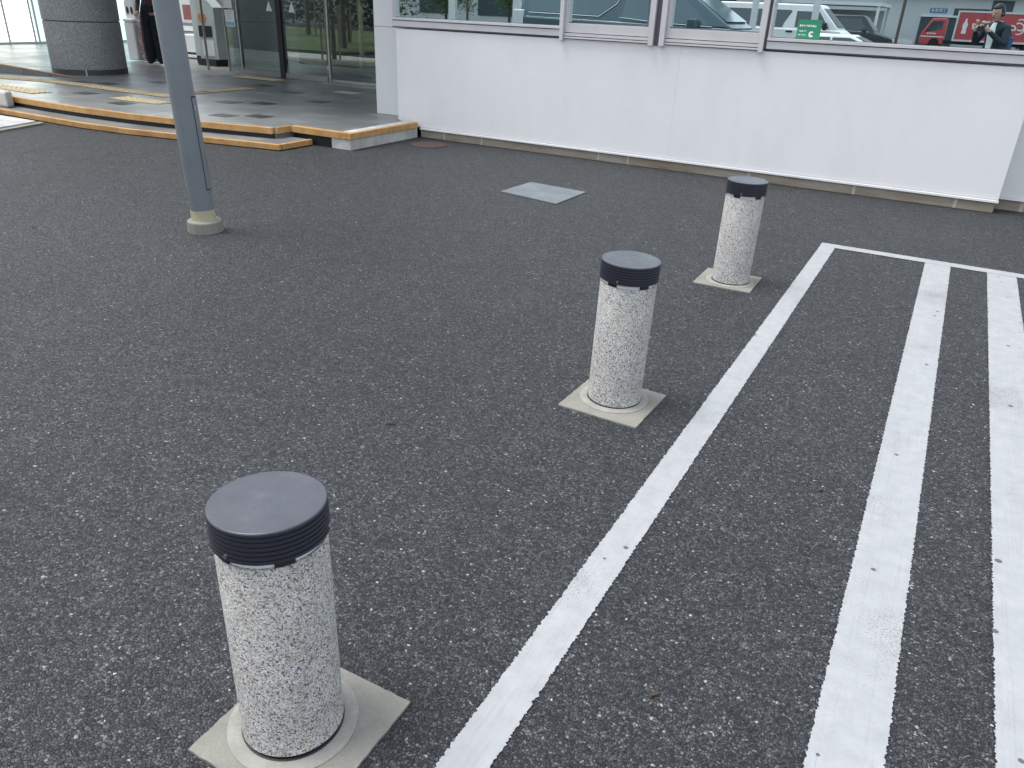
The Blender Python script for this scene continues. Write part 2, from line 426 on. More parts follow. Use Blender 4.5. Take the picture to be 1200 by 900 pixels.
# painted bay lines -- jagged edged sheets lying on the stones
def strip(x0, x1, y0, y1, zz=.004, slant=0):
    e1 = jag((x0, y0), (x0+slant, y1)); e2 = jag((x1, y0), (x1+slant, y1))
    n = len(e1); vs = [(a, b, zz) for a, b in e1] + [(a, b, zz) for a, b in e2]
    return MB().add(vs, [(i, n+i, n+i+1, i+1) for i in range(n-1)])
YB = -3.2
tag(strip(-.652, -.548, YB, 5.95, slant=.006).build('bay_line', m['paint']), kind='structure')
tag(strip(.054, .214, YB, 5.95, slant=0).build('bay_line', m['paint']), kind='structure')
tag(strip(.434, .608, YB, 5.95, slant=0).build('bay_line', m['paint']), kind='structure')
tag(strip(.84, 1.0, YB, 5.95).build('bay_line', m['paint']), kind='structure')
e1 = jag((-.648, 5.951), (2.9, 5.965)); e2 = jag((-.648, 6.052), (2.9, 6.075)); n = min(len(e1), len(e2))
tag(MB().add([(a, b, .004) for a, b in e1[:n]]+[(a, b, .004) for a, b in e2[:n]], [(i, i+1, n+i+1, n+i) for i in range(n-1)]).build('bay_end_line', m['paint']), kind='structure')

# pale concrete pavement at the far left, with its kerb
pv = [(-9.66, 5.74), (-9.52, 5.35), (-9.42, 5.0), (-9.42, 4.4), (-9.7, 3.6), (-22, 3.6), (-22, 5.74)]
tag(MB().prism(pv, 0, .03).build('pavement', m['conc_light'], bevel=.008), kind='structure')
kb = MB()
a = [(-9.62, 5.76), (-9.47, 5.35), (-9.36, 5.0), (-9.36, 4.4), (-9.64, 3.56)]
kb.prism([(x+.002, y) for x, y in a]+[(x+.09, y) for x, y in a][::-1], 0, .022)
tag(kb.build('kerb', m['conc'], bevel=.004), kind='structure')
# faint round cover paved over with asphalt
tag(MB().lathe([(.402, -.01), (.402, .0012), (.392, .0012), (.392, -.01)], 64, -7.64, 4.77, caps=False).build('paved_over_cover', simple('dusty_joint', (.038, .039, .042), .85, 0, .4, 60)), kind='structure')

# ---- platform: porch floor
FRONT = [(-13.2, 6.75), (-12.3, 6.42), (-11.6, 6.26), (-10.9, 6.18), (-10.16, 6.14), (-9.36, 6.13), (-8.53, 6.17), (-7.82, 6.26), (-7.2, 6.37), (-6.58, 6.50)]
porch = thing('porch_floor', (0, 0, 0), None, None); porch['kind'] = 'structure'
pz = .18
def off(pl, d):
    out = []
    for i, p in enumerate(pl):
        a = Vector(pl[max(i-1, 0)]); b = Vector(pl[min(i+1, len(pl)-1)]); t = (b-a).normalized(); nn = Vector((-t.y, t.x)); out.append(tuple(Vector(p)+nn*d))
    return out
inn = off(FRONT, .05)
flo = MB().prism([(-22, 6.9)]+inn+[(-6.58, 6.55), (-6.58, 6.84), (-5.99, 6.84), (-5.86, 6.84), (-5.86, 7.999), (-6.0, 8.0), (-6.0, 16), (-22, 16)], .0, pz-.002)
flo.build('floor_slab', m['tile'], porch)
# the riser recess gets near-black strips, its shade painted in under the nosing
def ribbon(pl, z0, z1, d0, d1):
    A = off(pl, d0); B = off(pl, d1); b = MB(); n = len(pl)
    vs = [(x, y, z0) for x, y in A]+[(x, y, z1) for x, y in A]+[(x, y, z1) for x, y in B]+[(x, y, z0) for x, y in B]
    fs = []
    for i in range(n-1):
        for k in range(4):
            k2 = (k+1) % 4; fs.append((k*n+i, k*n+i+1, k2*n+i+1, k2*n+i))
    fs += [(0, n, 2*n, 3*n), (n-1, 2*n-1, 3*n-1, 4*n-1)]
    return b.add(vs, fs)
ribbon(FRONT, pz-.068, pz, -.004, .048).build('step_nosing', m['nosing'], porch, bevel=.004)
ribbon(FRONT, .066, pz-.069, .018, .047).build('riser', m['dark'], porch)  # near-black strip paints the shade below the nosing
MB().box(-6.54, -5.972, 6.80, 6.839, .0, pz-.069).build('riser', m['dark'], porch)  # same painted shade below the short edge
MB().box(-6.58, -6.552, 6.548, 6.79, pz-.068, pz).build('step_nosing', m['nosing'], porch, bevel=.003)
MB().box(-6.545, -5.84, 6.762, 6.838, pz-.068, pz+.001).build('step_nosing', m['nosing'], porch, bevel=.004)
MB().box(-5.745, -5.69, 6.762, 8.02, pz-.066, pz+.001).build('step_nosing', m['nosing'], porch, bevel=.004)
MB().box(-5.838, -5.748, 6.762, 6.838, pz-.066, pz+.001).build('step_nosing', m['nosing'], porch, bevel=.003)
ec = MB().box(-5.97, -5.705, 6.775, 8.03, 0, pz-.068)
ec.build('end_block', m['conc_light'], porch, bevel=.004)
MB().box(-5.857, -5.748, 6.842, 8.02, pz-.066, pz+.002).build('edge_strip', m['conc_light'], porch, bevel=.002)
# lower step
LOW = [(-14.0, 6.55), (-12.6, 6.2), (-11.6, 5.98), (-10.61, 5.89), (-9.77, 5.86), (-8.95, 5.84), (-8.2, 5.90), (-7.54, 6.02), (-6.9, 6.13), (-6.24, 6.25)]
step = thing('lower_step', (0, 0, 0), None, None); step['kind'] = 'structure'
MB().prism(off(LOW, .05)+[(-6.29, 6.30), (-6.29, 6.75), (-6.6, 6.75), (-14, 7.0)], 0, .063).build('step_slab', m['tile'], step)
ribbon(LOW, .008, .066, -.004, .048).build('step_nosing', m['nosing'], step, bevel=.004)
MB().box(-6.286, -6.236, 6.30, 6.76, .008, .066).build('step_nosing', m['nosing'], step, bevel=.004)
# white stone at the step's far left end
tag(MB().prism([(-12.1, 6.10), (-10.64, 6.00), (-10.70, 6.13), (-12.1, 6.35)], .064, .262).build('end_kerb_stone', m['conc_light'], bevel=.03, seg=3),
    'pale rounded kerb stone at the far left end of the steps', 'kerb stone')
# dark inset tiles and tactile paving as thin sheets of the floor
from_px = [(-10.9,7.25),(-9.9,7.2),(-11.3,8.05),(-10.2,8.1),(-9.0,8.55),(-8.3,8.0),(-7.6,7.6)]
dark = [(-8.60, 7.77), (-8.20, 8.01), (-7.68, 6.83), (-7.34, 7.07), (-7.86, 8.69), (-11.89, 7.90), (-11.48, 8.05), (-11.23, 8.78), (-10.58, 7.06), (-9.375, 6.72), (-9.03, 7.22), (-9.9, 9.7), (-8.9, 9.3)]
for x, y in dark:
    MB().box(x-.15, x+.15, y-.11, y+.11, pz-.001, pz+.001).build('dark_tile', m['dtile'], porch)
MB().box(-8.55, -8.15, 9.8, 10.05, pz-.001, pz+.0012).build('pale_tile', m['conc_light'], porch)
def tact_strip(pl, wdt, name='tactile_paving'):
    A = off(pl, -wdt/2); B = off(pl, wdt/2); b = MB(); n = len(pl)
    b.add([(x, y, pz+.004) for x, y in A]+[(x, y, pz+.004) for x, y in B], [(i, i+1, n+i+1, n+i) for i in range(n-1)])
    for i in range(n-1):
        p = Vector(pl[i]); q = Vector(pl[i+1]); L = (q-p).length; t = (q-p)/L; nn = Vector((-t.y, t.x))
        k = 0
        while k < L:
            for s_ in (-.36, -.12, .12, .36):
                c = p+t*k+nn*s_*wdt
                a = t*.09; e = nn*.012
                z0, z1 = pz+.004, pz+.009
                P = [c-e, c+a-e, c+a+e, c+e]
                b.add([(v.x, v.y, z0) for v in P]+[(v.x, v.y, z1) for v in P], [(4,5,6,7),(0,1,5,4),(1,2,6,5),(2,3,7,6),(3,0,4,7)])
            k += .12
    return b.build(name, m['tact'], porch)
tact_strip([(-14.2, 7.05), (-13.1, 7.42), (-12.35, 7.62), (-11.5, 7.68), (-10.83, 7.65), (-10.1, 7.64), (-9.58, 7.66)], .28)
tact_strip([(-9.72, 7.82), (-9.72, 8.3), (-9.71, 9.15)], .26)
tact_strip([(-9.9, 7.08), (-9.55, 7.06), (-9.05, 7.1)], .3)
tact_strip([(-12.2, 6.72), (-11.4, 6.70), (-10.95, 6.68)], .3)
tact_strip([(-11.3, 10.45), (-10.3, 10.45)], .3)
# ramp wedge at the left
rm = MB()
A0, B0 = Vector((-12.4, 8.21)), Vector((-22, 6.35))
def rz(x): return pz + (-12.4-x)*.075
rm.add([(-12.4, 8.21, pz), (-22, 6.35, pz), (-22, 6.35, rz(-22)-.0), (-12.4, 9.6, pz), (-22, 9.6, pz)], [(0, 1, 2), (0, 2, 4, 3), (1, 4, 2)])
rm.build('ramp', m['tile'], porch)
tdir = (B0-A0).normalized(); nn = Vector((tdir.y, -tdir.x))
rb = MB(); vs = []
for k in (0.0, 1.0):
    p = A0+(B0-A0)*k; z = pz+.72*k
    for dn, dz in ((-.006, .003), (.05, .003), (.05, -.0), (-.006, -.065*min(1, k*50))): vs.append((p.x-nn.x*dn*-1, p.y+(-dn if False else nn.y*dn), z+dz+.003))
rb.add(vs, [(0, 1, 5, 4), (1, 2, 6, 5), (2, 3, 7, 6), (3, 0, 4, 7), (0, 3, 2, 1), (4, 5, 6, 7)])
rb.build('ramp_nosing', m['nosing'], porch)

# ================================================================== BUILDING
W = 8.07
bld = thing('office_building', (0, 8.07, 0), 'white rendered building with a band of aluminium windows above a stained concrete base', 'building')
def B_(mb, name, mat, par=None, **k):
    o = mb.build(name, mat, par or bld, **k)
    if par is None: o.location = (0, -8.07, 0)
    return o
ws = .108
B_(MB().box(-6.02, -2.5455, W, 8.30, ws+.012, 1.2), 'wall', m['wall'], bevel=.004)
B_(MB().box(-2.5445, .50, W, 8.30, ws+.012, 1.2), 'wall', m['wall'], bevel=.004)
B_(MB().box(-5.9, .49, 8.30, 8.36, .02, 1.2), 'wall_core', m['inner'])
B_(MB().box(.50, 9, 8.302, 8.5, ws+.012, 3.4), 'wall', m['wall2'])
B_(MB().box(-5.69, .485, W+.006, 8.29, 0, ws-.014), 'foundation', m['found'], bevel=.006)
B_(MB().box(-2.56, -2.53, W+.003, 8.29, ws+.013, 1.199), 'joint_filler', m['wall'])
B_(MB().box(.50, 9, 8.315, 8.49, 0, ws-.014), 'foundation', m['found'])
B_(MB().box(-5.688, .505, W-.016, 8.29, ws-.016, ws+.004), 'flashing', m['white'], bevel=.002)
B_(MB().box(-5.688, .49, W-.001, 8.29, ws+.004, ws+.012), 'flashing_groove', m['frame'])
B_(MB().box(.51, 9, 8.29, 8.49, ws-.014, ws+.010), 'flashing', m['white'])
# band above the windows, roof
B_(MB().box(-6.02, .50, W, 8.30, 2.58, 3.4), 'wall', m['wall'])
B_(MB().box(-6.3, 9, 8.36, 14.1, 3.0, 3.4), 'roof', m['soffit'])
B_(MB().box(-6.3, 9, 13.9, 14.1, 0, 2.999), 'back_wall', m['inner'])
B_(MB().box(-6.28, -6.1, 8.56, 13.9, .18, 2.999), 'partition', m['inner'])
B_(MB().box(-6.1, 9, 8.37, 13.9, .2, .3), 'room_floor', m['inner'])
B_(MB().box(8.9, 9, 8.51, 13.9, .3, 2.999), 'partition', m['inner'])
# entrance-side pillar
B_(MB().box(-6.54, -6.022, 8.32, 8.55, pz, 1.197), 'pillar', m['wall2'], bevel=.004)
B_(MB().box(-6.54, -6.066, 8.32, 8.55, 1.2, 3.29), 'pillar', m['wall2'], bevel=.004)
B_(MB().box(-6.0, -5.0, 8.4, 8.55, 1.25, 2.99), 'blind', m['inner'])

# window frames: members built in world coordinates, face at Y = 8.04
def window(x0, x1, kind):
    zt = 2.56; f = MB(); k = MB()
    if kind == 'fixed':
        zb = 1.315
        f.box(x0, x1, 8.035, 8.16, zb-.022, zb+.004)
        f.box(x0, x1, 8.048, 8.16, zb-.092, zb-.030)
        k.box(x0+.002, x1-.002, 8.056, 8.15, zb-.030, zb-.022)
        k.box(x0+.002, x1-.002, 8.056, 8.15, zb-.104, zb-.092)
        gy = 8.115; gz = zb
    else:
        zb = 1.352
        f.box(x0, x1, 8.062, 8.16, zb-.088, zb)
        f.box(x0, x1, 8.047, 8.16, zb-.122, zb-.096)
        f.box(x0, x1, 8.040, 8.16, zb-.146, zb-.130)
        k.box(x0+.002, x1-.002, 8.07, 8.15, zb-.096, zb-.088)
        k.box(x0+.002, x1-.002, 8.06, 8.15, zb-.130, zb-.122)
        gy = 8.125; gz = zb
    f.box(x0, x1, 8.035, 8.16, zt, zt+.06)
    if kind != 'fixed':
        f.box(x0, x0+.022, 8.062, 8.16, gz, zt); f.box(x1-.022, x1, 8.062, 8.16, gz, zt)
    else:
        f.box(x0, x0+.014, 8.045, 8.16, gz+.004, zt); f.box(x1-.014, x1, 8.045, 8.16, gz+.004, zt)
    o = B_(f, 'window', m['frame'], bevel=.0015)
    k.build('frame_groove', m['frame_d'], o)
    e = .014 if kind == 'fixed' else .022
    MB().box(x0+e, x1-e, gy, gy+.006, gz+(.004 if kind == 'fixed' else 0), zt).build('pane', m['glass_w'], o)
    MB().box(x0+e, x1-e, gy-.006, gy-.001, gz+(.004 if kind == 'fixed' else 0), gz+.010).build('gasket', m['frame_d'], o)
    return o
window(-6.06, -3.868, 'fixed'); window(-3.826, -2.884, 'slide'); window(-2.716, -1.792, 'slide'); window(-1.722, .50, 'fixed')
for x0, x1 in ((-3.866, -3.828), (-2.882, -2.832), (-2.770, -2.718), (-1.790, -1.748)):
    B_(MB().box(x0, x1, 8.02, 8.15, 1.186, 2.58), 'mullion', m['frame'], bevel=.002)
B_(MB().box(-2.831, -2.771, 8.06, 8.15, 1.19, 2.58), 'mullion_gap', m['frame_d'])
B_(MB().box(-1.747, -1.723, 8.06, 8.15, 1.22, 2.58), 'mullion_gap', m['frame_d'])
# pale posts standing in the room
for x in (-1.98, -2.43, -1.42):
    B_(MB().box(x-.03, x+.03, 8.2, 8.26, .3, 2.99), 'inner_post', m['white'])

# ---- entrance glazing, Y = 10.95
GE = 10.95
for x0, x1, nm in ((-11.96, -11.66, 'glazing'), (-11.60, -10.66, 'sliding_door'), (-10.54, -9.60, 'sliding_door'), (-9.54, -8.3, 'glazing'), (-8.26, -6.56, 'glazing')):
    yy = GE if nm == 'glazing' else GE-.05
    f = MB().box(x0, x1, yy-.02, yy+.02, pz+.002, pz+.05 if nm == 'glazing' else pz+.09)
    o = B_(f, nm, m['steel'])
    MB().box(x0, x1, yy-.02, yy+.02, 2.5, 2.58).build('top_rail', m['steel'], o)
    MB().box(x0+.004, x1-.004, yy-.005, yy+.005, pz+(.05 if nm == 'glazing' else .09), 2.5).build('pane', m['glass_e'], o)
    if nm == 'sliding_door':
        xm = x1-.16 if x0 < -11 else x0+.24
        MB().add([(xm-.07, yy-.009, 1.24), (xm+.07, yy-.009, 1.24), (xm, yy-.009, 1.40), (xm-.07, yy-.007, 1.24), (xm+.07, yy-.007, 1.24), (xm, yy-.007, 1.40)],
                 [(0, 1, 2), (3, 5, 4), (0, 3, 4, 1), (1, 4, 5, 2), (2, 5, 3, 0)]).build('arrow_sticker', m['white'], o)
for x in (-12.55, -11.98, -11.63, -9.57, -8.28):
    w_ = .008 if x < -11.9 else .022
    B_(MB().box(x-w_*.7, x+w_*.7, GE-.030, GE+.022, pz, 2.62), 'door_post', m['post_steel'], bevel=.003)
B_(MB().box(-10.66, -10.55, GE-.08, GE+.02, pz+.001, 2.62), 'door_post', m['trim'], bevel=.003)
B_(MB().box(-12.6, -6.56, GE-.1, GE+.08, 2.621, 3.28), 'door_header', m['trim'])
gr = MB().box(-11.6, -10.69, GE-.35, GE-.1, pz, pz+.006); gr.box(-10.52, -8.3, GE-.30, GE-.1, pz, pz+.006)
gr.mat(1)
x = -10.45
while x < -9.6:
    gr.box(x, x+.035, GE-.27, GE-.13, pz+.0065, pz+.0075); x += .075
B_(gr, 'floor_grate', [m['steel'], m['dark']])
# second line of doors further in
for x in (-10.9, -10.5, -9.3):
    B_(MB().box(x-.04, x+.04, 13.4, 13.5, pz, 3.28), 'inner_door_frame', m['kiosk'])
# porch shell
B_(MB().box(-22, -6.3, 6.9, 10.4, 3.3, 3.75), 'canopy', m['soffit'])  # canopy stops short; open gap behind it added to daylight the kiosks
B_(MB().box(-12.6, -6.3, 10.4, 16.2, 3.3, 3.75), 'roof', m['soffit'])
B_(MB().box(-12.75, -6.56, 13.6, 13.7, pz, 3.29), 'partition', m['inner'])  # dark wall added to keep the backdrop dark behind the door reflections
B_(MB().box(-18.5, -6.3, 16.0, 16.2, 0, 3.299), 'back_wall', m['inner'])
B_(MB().box(-6.54, -6.3, 8.552, 16.0, pz, 3.299), 'partition', m['wall2'])
fr = MB()
for y in (9.0, 9.9, 10.75, 11.25, 11.92, 12.56, 12.66):
    fr.box(-20.44, -20.38, y-.025, y+.025, pz, 3.29)
fr.box(-20.44, -20.36, 9.0, 16.0, pz+.0, pz+.05)
gl = B_(fr, 'end_glazing_frame', m['frame'])
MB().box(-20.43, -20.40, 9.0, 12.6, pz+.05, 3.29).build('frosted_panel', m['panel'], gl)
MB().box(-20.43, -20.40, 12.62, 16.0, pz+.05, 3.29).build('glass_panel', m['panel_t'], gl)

# column
cl = thing('column', (-13.15, 8.95, pz), 'thick round grey granite column with a joint ring, beside the entrance steps', 'column')
MB().lathe([(.578, .085), (.58, .09), (.58, .795), (.572, .80)], 96).build('shaft', m['gran'], cl, smooth=True)
MB().lathe([(.562, .80), (.562, .812)], 96).build('joint', m['gran_d'], cl, smooth=True)
MB().lathe([(.574, .812), (.582, .817), (.582, 3.12)], 96).build('shaft', m['gran'], cl, smooth=True)
MB().lathe([(.583, 0), (.583, .085)], 96).build('skirting', m['gran_d'], cl, smooth=True)
an = math.atan2(-8.95, 13.15)-.12
MB().box(.578, .586, -.012, .012, .0, .084).build('skirting_joint', m['steel'], cl).rotation_euler = (0, 0, an)

# ================================================================== THINGS IN VIEW
def bollard(label, loc, rz):
    t = thing('bollard_light', loc, label, 'bollard', 'bollard lights along the parking bay line', rz)
    h = .597; ch = .072
    # slab with jagged edges
    s = .174; ed = []
    cs = [(-s, -s), (s, -s), (s, s), (-s, s)]
    for i in range(4): ed += jag(cs[i], cs[(i+1) % 4], .018, .0009)[:-1]
    MB().prism(ed, -.02, .007).build('base_slab', m['conc'], t, loc=(.028, 0, 0))
    MB().lathe([(.146, .005), (.146, .0095), (.142, .0115), (.1175, .012)], 64).build('collar', m['conc_ring'], t, smooth=True)
    MB().lathe([(.1142, .008), (.1142, .0128), (.110, .0145)], 64).build('joint', m['dark'], t)
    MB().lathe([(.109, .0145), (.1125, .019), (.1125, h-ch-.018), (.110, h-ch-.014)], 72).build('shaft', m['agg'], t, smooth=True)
    MB().lathe([(.104, h-ch-.014), (.104, h-ch+.002)], 64).build('lens', m['lens'], t)
    # dark bridges across the lens
    for k in range(5):
        a0 = k*2*math.pi/5+.5; nseg = 6
        P = [(.109*math.cos(a0+j*.075), .109*math.sin(a0+j*.075)) for j in range(nseg)]; Q = [(.100*math.cos(a0+j*.075), .100*math.sin(a0+j*.075)) for j in range(nseg)]
        MB().prism(P+Q[::-1], h-ch-.0135, h-ch+.002).build('lens_bridge', m['dark'], t)
    prof = [(.110, h-ch), (.1155, h-ch+.001)]
    z = h-ch+.003
    for i in range(6):
        prof += [(.1180, z), (.1180, z+.0066), (.1150, z+.0074), (.1150, z+.0096)]; z += .0104
    prof += [(.1180, z), (.1180, h-.003), (.1172, h-.0008), (.1150, h-.0002)]
    MB().lathe(prof, 96).build('cap', m['cap'], t, smooth=True); cap_o = [x for x in bpy.data.objects if x.parent == t and x.name.startswith('cap')][0]
    MB().lathe([(.1150, h-.004), (.1150, h+.0003), (.1140, h+.0007), (.06, h+.0010), (.02, h+.0011)], 96).build('cap_top', m['captop'], t)
    for k in range(3):
        a = k*2.09+.35-rz; sr = MB().tube([(0, 0, 0), (.003, 0, 0)], .0045, 12)
        o = sr.build('screw', m['steel'], cap_o); o.location = (.1175*math.cos(a-1.9), .1175*math.sin(a-1.9), h-ch+.013); o.rotation_euler = (0, 0, a-1.9)
    return t
m['conc_ring'] = concrete('ring_mortar', (.32, .318, .285), 7, (.28, .265, .235), .4)
b1 = bollard('largest bollard light nearest the camera, speckled white aggregate shaft under a dark ribbed cap', (-.994, .878, 0), .02)
b2 = copy_tree(b1); b2.location = (-.992, 2.81, 0); b2.rotation_euler = (0, 0, -.03); b2.scale = (1, 1, 1.04); b2['label'] = 'middle bollard light of the row, between the near one and the one by the wall'
b3 = copy_tree(b1); b3.location = (-.991, 4.72, 0); b3.rotation_euler = (0, 0, .01); b3.scale = (1, 1, 1.05); b3['label'] = 'smallest and farthest bollard light, standing just in front of the white wall'
for b, lx, ly, sx, sy in ((b1, -.028, -.031, .028, 0), (b2, 0, .018, .006, -.02), (b3, 0, .010, -.015, .008)):
    for ch in [x for x in bpy.data.objects if x.parent == b]:
        k = ch.name.split('.')[0]
        if k == 'base_slab': ch.location = (sx, sy, 0)
        elif k not in ('collar', 'joint'): ch.rotation_euler = (lx, ly, 0)

# pole
pl = thing('light_pole', (-4.404, 3.641, 0), 'blue-grey steel pole with a beige foot band on a round concrete footing', 'pole')
ft = MB().lathe([(.114, -.02), (.119, .0), (.117, .070), (.110, .078), (.08, .078)], 14); ft.build('footing', m['conc'], pl, bevel=.004)
lean = Vector((-.062, .006, 1))
def lp(z): return tuple(lean*z)
MB().tube([lp(.07), lp(.085), (lp(.145))], [.083, .081, .081], 40).build('foot_band', m['beige'], pl, smooth=True)
MB().tube([lp(.135), lp(2.4), lp(4.6)], [.0785, .0775, .06], 48).build('shaft', m['pole'], pl, smooth=True)
def curved(a0, a1, r0, r1, z0, z1):
    P = [(r1*math.cos(a0+(a1-a0)*j/10), r1*math.sin(a0+(a1-a0)*j/10)) for j in range(11)]; Q = [(r0*math.cos(a0+(a1-a0)*j/10), r0*math.sin(a0+(a1-a0)*j/10)) for j in range(11)]
    n = 11; vs = []
    for z in (z0, z1): vs += [(a+lean.x*z, b+lean.y*z, z) for a, b in P+Q[::-1]]
    return MB().add(vs, [tuple(range(2*n))[::-1], tuple(range(2*n, 4*n))]+[(k, (k+1) % (2*n), 2*n+(k+1) % (2*n), 2*n+k) for k in range(2*n)])
curved(.02, 1.20, .070, .0808, .285, .885).build('door_seam', m['dark'], pl)
dro = curved(.05, 1.17, .070, .0835, .293, .877).build('access_door', m['pole'], pl)
curved(.16, .22, .080, .0855, .80, .83).build('door_lock', m['steel'], dro)
MB().tube([lp(4.55), tuple(lean*4.6+Vector((0, -.35, .12))), tuple(lean*4.6+Vector((0, -.95, .16)))], [.04, .035, .03], 16).build('arm', m['pole'], pl, smooth=True)
MB().prism([(-.12, -.32), (.12, -.32), (.14, .2), (0, .34), (-.14, .2)], -.04, .05, lambda a, b, c: (a-.14, b-1.15, 4.74+c)).build('lamp_head', m['pole'], pl, bevel=.02)

# steel hatch
hp = [(-3.394, 6.022), (-2.775, 5.90), (-2.757, 6.495), (-3.367, 6.56)]
cx = sum(p[0] for p in hp)/4; cy = sum(p[1] for p in hp)/4
ht = thing('steel_hatch', (cx, cy, 0), 'square galvanised steel plate set in the asphalt near the wall', 'hatch')
L_ = [((x-cx), (y-cy)) for x, y in hp]
MB().prism([(x*.975, y*.975) for x, y in L_], 0, .010).build('plate', m['galv'], ht, bevel=.002)
fr = MB()
for i in range(4):
    a = L_[i]; b = L_[(i+1) % 4]
    fr.prism([a, b, (b[0]*.98, b[1]*.98), (a[0]*.98, a[1]*.98)], -.01, .0075)
fr.build('rim', m['frame_d'], ht)
# rusty cover
rc = thing('manhole_cover', (-5.295, 7.673, 0), 'small round rusty iron cover in the asphalt beside the wall foot', 'manhole cover')
MB().lathe([(.205, -.01), (.205, .006), (.20, .007)], 48).build('lid', m['rust'], rc)
rg = MB().lathe([(.222, -.01), (.222, .004), (.209, .004), (.209, -.01)], 48, caps=False); rg.build('ring', m['rust'], rc)

# dry leaves and twig on the ground
def leaf(loc, s, rz, label, mat='leafdry', nm='fallen_leaf', cat='leaf'):
    P = [(-1, 0, .0), (-.4, .32, .12), (.3, .36, .16), (1, .05, .05), (.4, -.3, .18), (-.45, -.28, .1), (0, .02, .02)]
    b = MB().add([(x*s, y*s, z*s+.001) for x, y, z in P]+[(x*s, y*s, z*s-.0005) for x, y, z in P], [(0, 6, 1), (1, 6, 2), (2, 6, 3), (3, 6, 4), (4, 6, 5), (5, 6, 0), (7, 8, 13), (8, 9, 13), (9, 10, 13), (10, 11, 13), (11, 12, 13), (12, 7, 13)])
    o = b.build(nm, m[mat]); o.location = loc; o.rotation_euler = (0, 0, rz)
    tag(o, label, cat)
leaf((-1.655, 2.115, .006), .020, .4, 'brown dry leaf scrap on the asphalt up and right of the near bollard')
leaf((-.10, 2.55, .006), .018, 1.2, 'dark brown leaf scrap on the asphalt between the first two painted lines')
leaf((-.485, 1.92, .007), .014, 2.0, 'small reddish brown leaf lying on the edge of the left painted line')
leaf((-.30, 1.38, .006), .016, .9, 'small brown leaf scrap on dark asphalt right of the left painted line, near the bottom')
leaf((-5.35, 3.0, .006), .030, .2, 'brown leaf scrap on the asphalt at the far left, well before the steps')
tw = MB().tube([(0, 0, .004), (.03, .012, .01), (.055, .005, .005)], .0018, 6).tube([(.02, -.02, .004), (.03, .012, .009), (.035, .04, .004)], .0014, 6)
o = tw.build('twig', m['twig']); o.location = (.512, 2.0, .005); tag(o, 'tiny pale forked twig on the right-hand painted stripe', 'twig')

# ---- things in the porch
def at(name, x, y, label, cat, group=None, rz=0): return thing(name, (x, y, pz), label, cat, group, rz)
um = at('umbrella_bag_stand', -14.8, 11.2, 'white floor stand with two dark oval openings between the column and the person', 'stand')
MB().box(-.16, .13, -.13, .13, .02, .72).build('cabinet', m['white'], um, bevel=.03, seg=3)
MB().box(-.17, .145, -.14, .14, .72, .79).build('shelf', m['white'], um, bevel=.03, seg=3)
MB().prism([(-.15, .79), (.14, .79), (.15, 1.05), (.12, 1.16), (-.12, 1.16), (-.16, 1.05)], -.06, .06, lambda a, b, c: (a, c, b)).build('head', m['white'], um, bevel=.02)
for x in (-.062, .062):
    pr = [(x+.035*math.cos(k*.314), .93+.068*math.sin(k*.314)) for k in range(20)]
    MB().prism(pr, -.066, -.058, lambda a, b, c: (a, c, b)).build('opening', m['dark'], um)
sp = MB().prism([(.16, .02), (.55, .02), (.42, .72), (.18, .76)], -.10, .10, lambda a, b, c: (a, c, b)); sp.build('side_cover', m['pat'], um, bevel=.02)

ns = at('notice_stand', -15.0, 12.8, 'white notice stand with a maroon picture poster, seen right of the pole', 'notice stand')
MB().box(-.34, .26, -.02, .02, .70, 1.62).build('board', m['white'], ns, bevel=.005)
MB().box(-.22, .12, -.028, -.021, .76, 1.05).build('poster', m['maroon'], ns)
MB().box(-.30, .20, -.05, .0, .52, .66).build('tray', m['frame_d'], ns)
MB().box(-.27, .17, -.058, -.051, .54, .64).build('sign', m['white'], ns)
MB().box(-.30, .55, -.25, .2, .13, .47).build('lower_box', m['white'], ns, bevel=.006)
MB().box(-.28, .53, -.22, .18, .08, .129).build('plinth_gap', m['dark'], ns)
MB().box(-.40, .75, -.3, .22, .03, .079).build('base', m['white'], ns)
cb = at('tall_cabinet', -13.72, 12.0, 'tall pale green-grey cabinet with a small red label behind the door glass', 'cabinet')
MB().box(-.21, .17, -.12, .15, .14, 1.9).build('body', m['kiosk'], cb, bevel=.006)
MB().box(-.20, .06, -.12, .1, .0, .14).build('foot', m['dark'], cb)
MB().box(.0, .075, -.126, -.119, .52, .66).build('label_plate', m['maroon'], cb)
tk = at('information_kiosk', -13.27, 11.75, 'angled white kiosk with an orange mark and dark screen beside the tall cabinet', 'kiosk')
MB().prism([(-.24, .12), (.26, .12), (.26, 1.05), (-.24, 1.45)], -.12, .12, lambda a, b, c: (a, c, b)).build('body', m['kiosk'], tk, bevel=.006)
MB().prism([(-.18+.11+.11*math.cos(k*.5236), .86+.09*math.sin(k*.5236)) for k in range(12)], -.127, -.121, lambda a, b, c: (a, c, b)).build('mark', m['orange'], tk)
MB().box(-.20, .16, -.129, -.121, .52, .72).build('screen', m['dark'], tk)
MB().box(-.14, .18, -.128, -.121, .18, .46).build('paper', m['white'], tk)
MB().box(-.24, .26, -.2, .14, .0, .119).build('base', m['trim'], tk)
def paper(x, z0, z1, label, blue):
    t = thing('notice_sheet', (x, GE-.010, z0), label, 'notice')
    MB().box(-.115, .115, -.003, .0, 0, z1-z0).build('sheet', m['white'], t)
    for k in range(5):
        zz = (z1-z0)*(.88-.11*k); MB().box(-.08, .08-.02*(k % 3), -.0045, -.0035, zz, zz+.008).build('print_line', m['papink'], t)
    if blue: MB().box(-.095, .10, -.0045, -.0035, .015, .075).build('blue_band', m['papblue'], t)
paper(-11.87, 1.25, 1.55, 'upper white paper notice taped to the entrance glass', False)
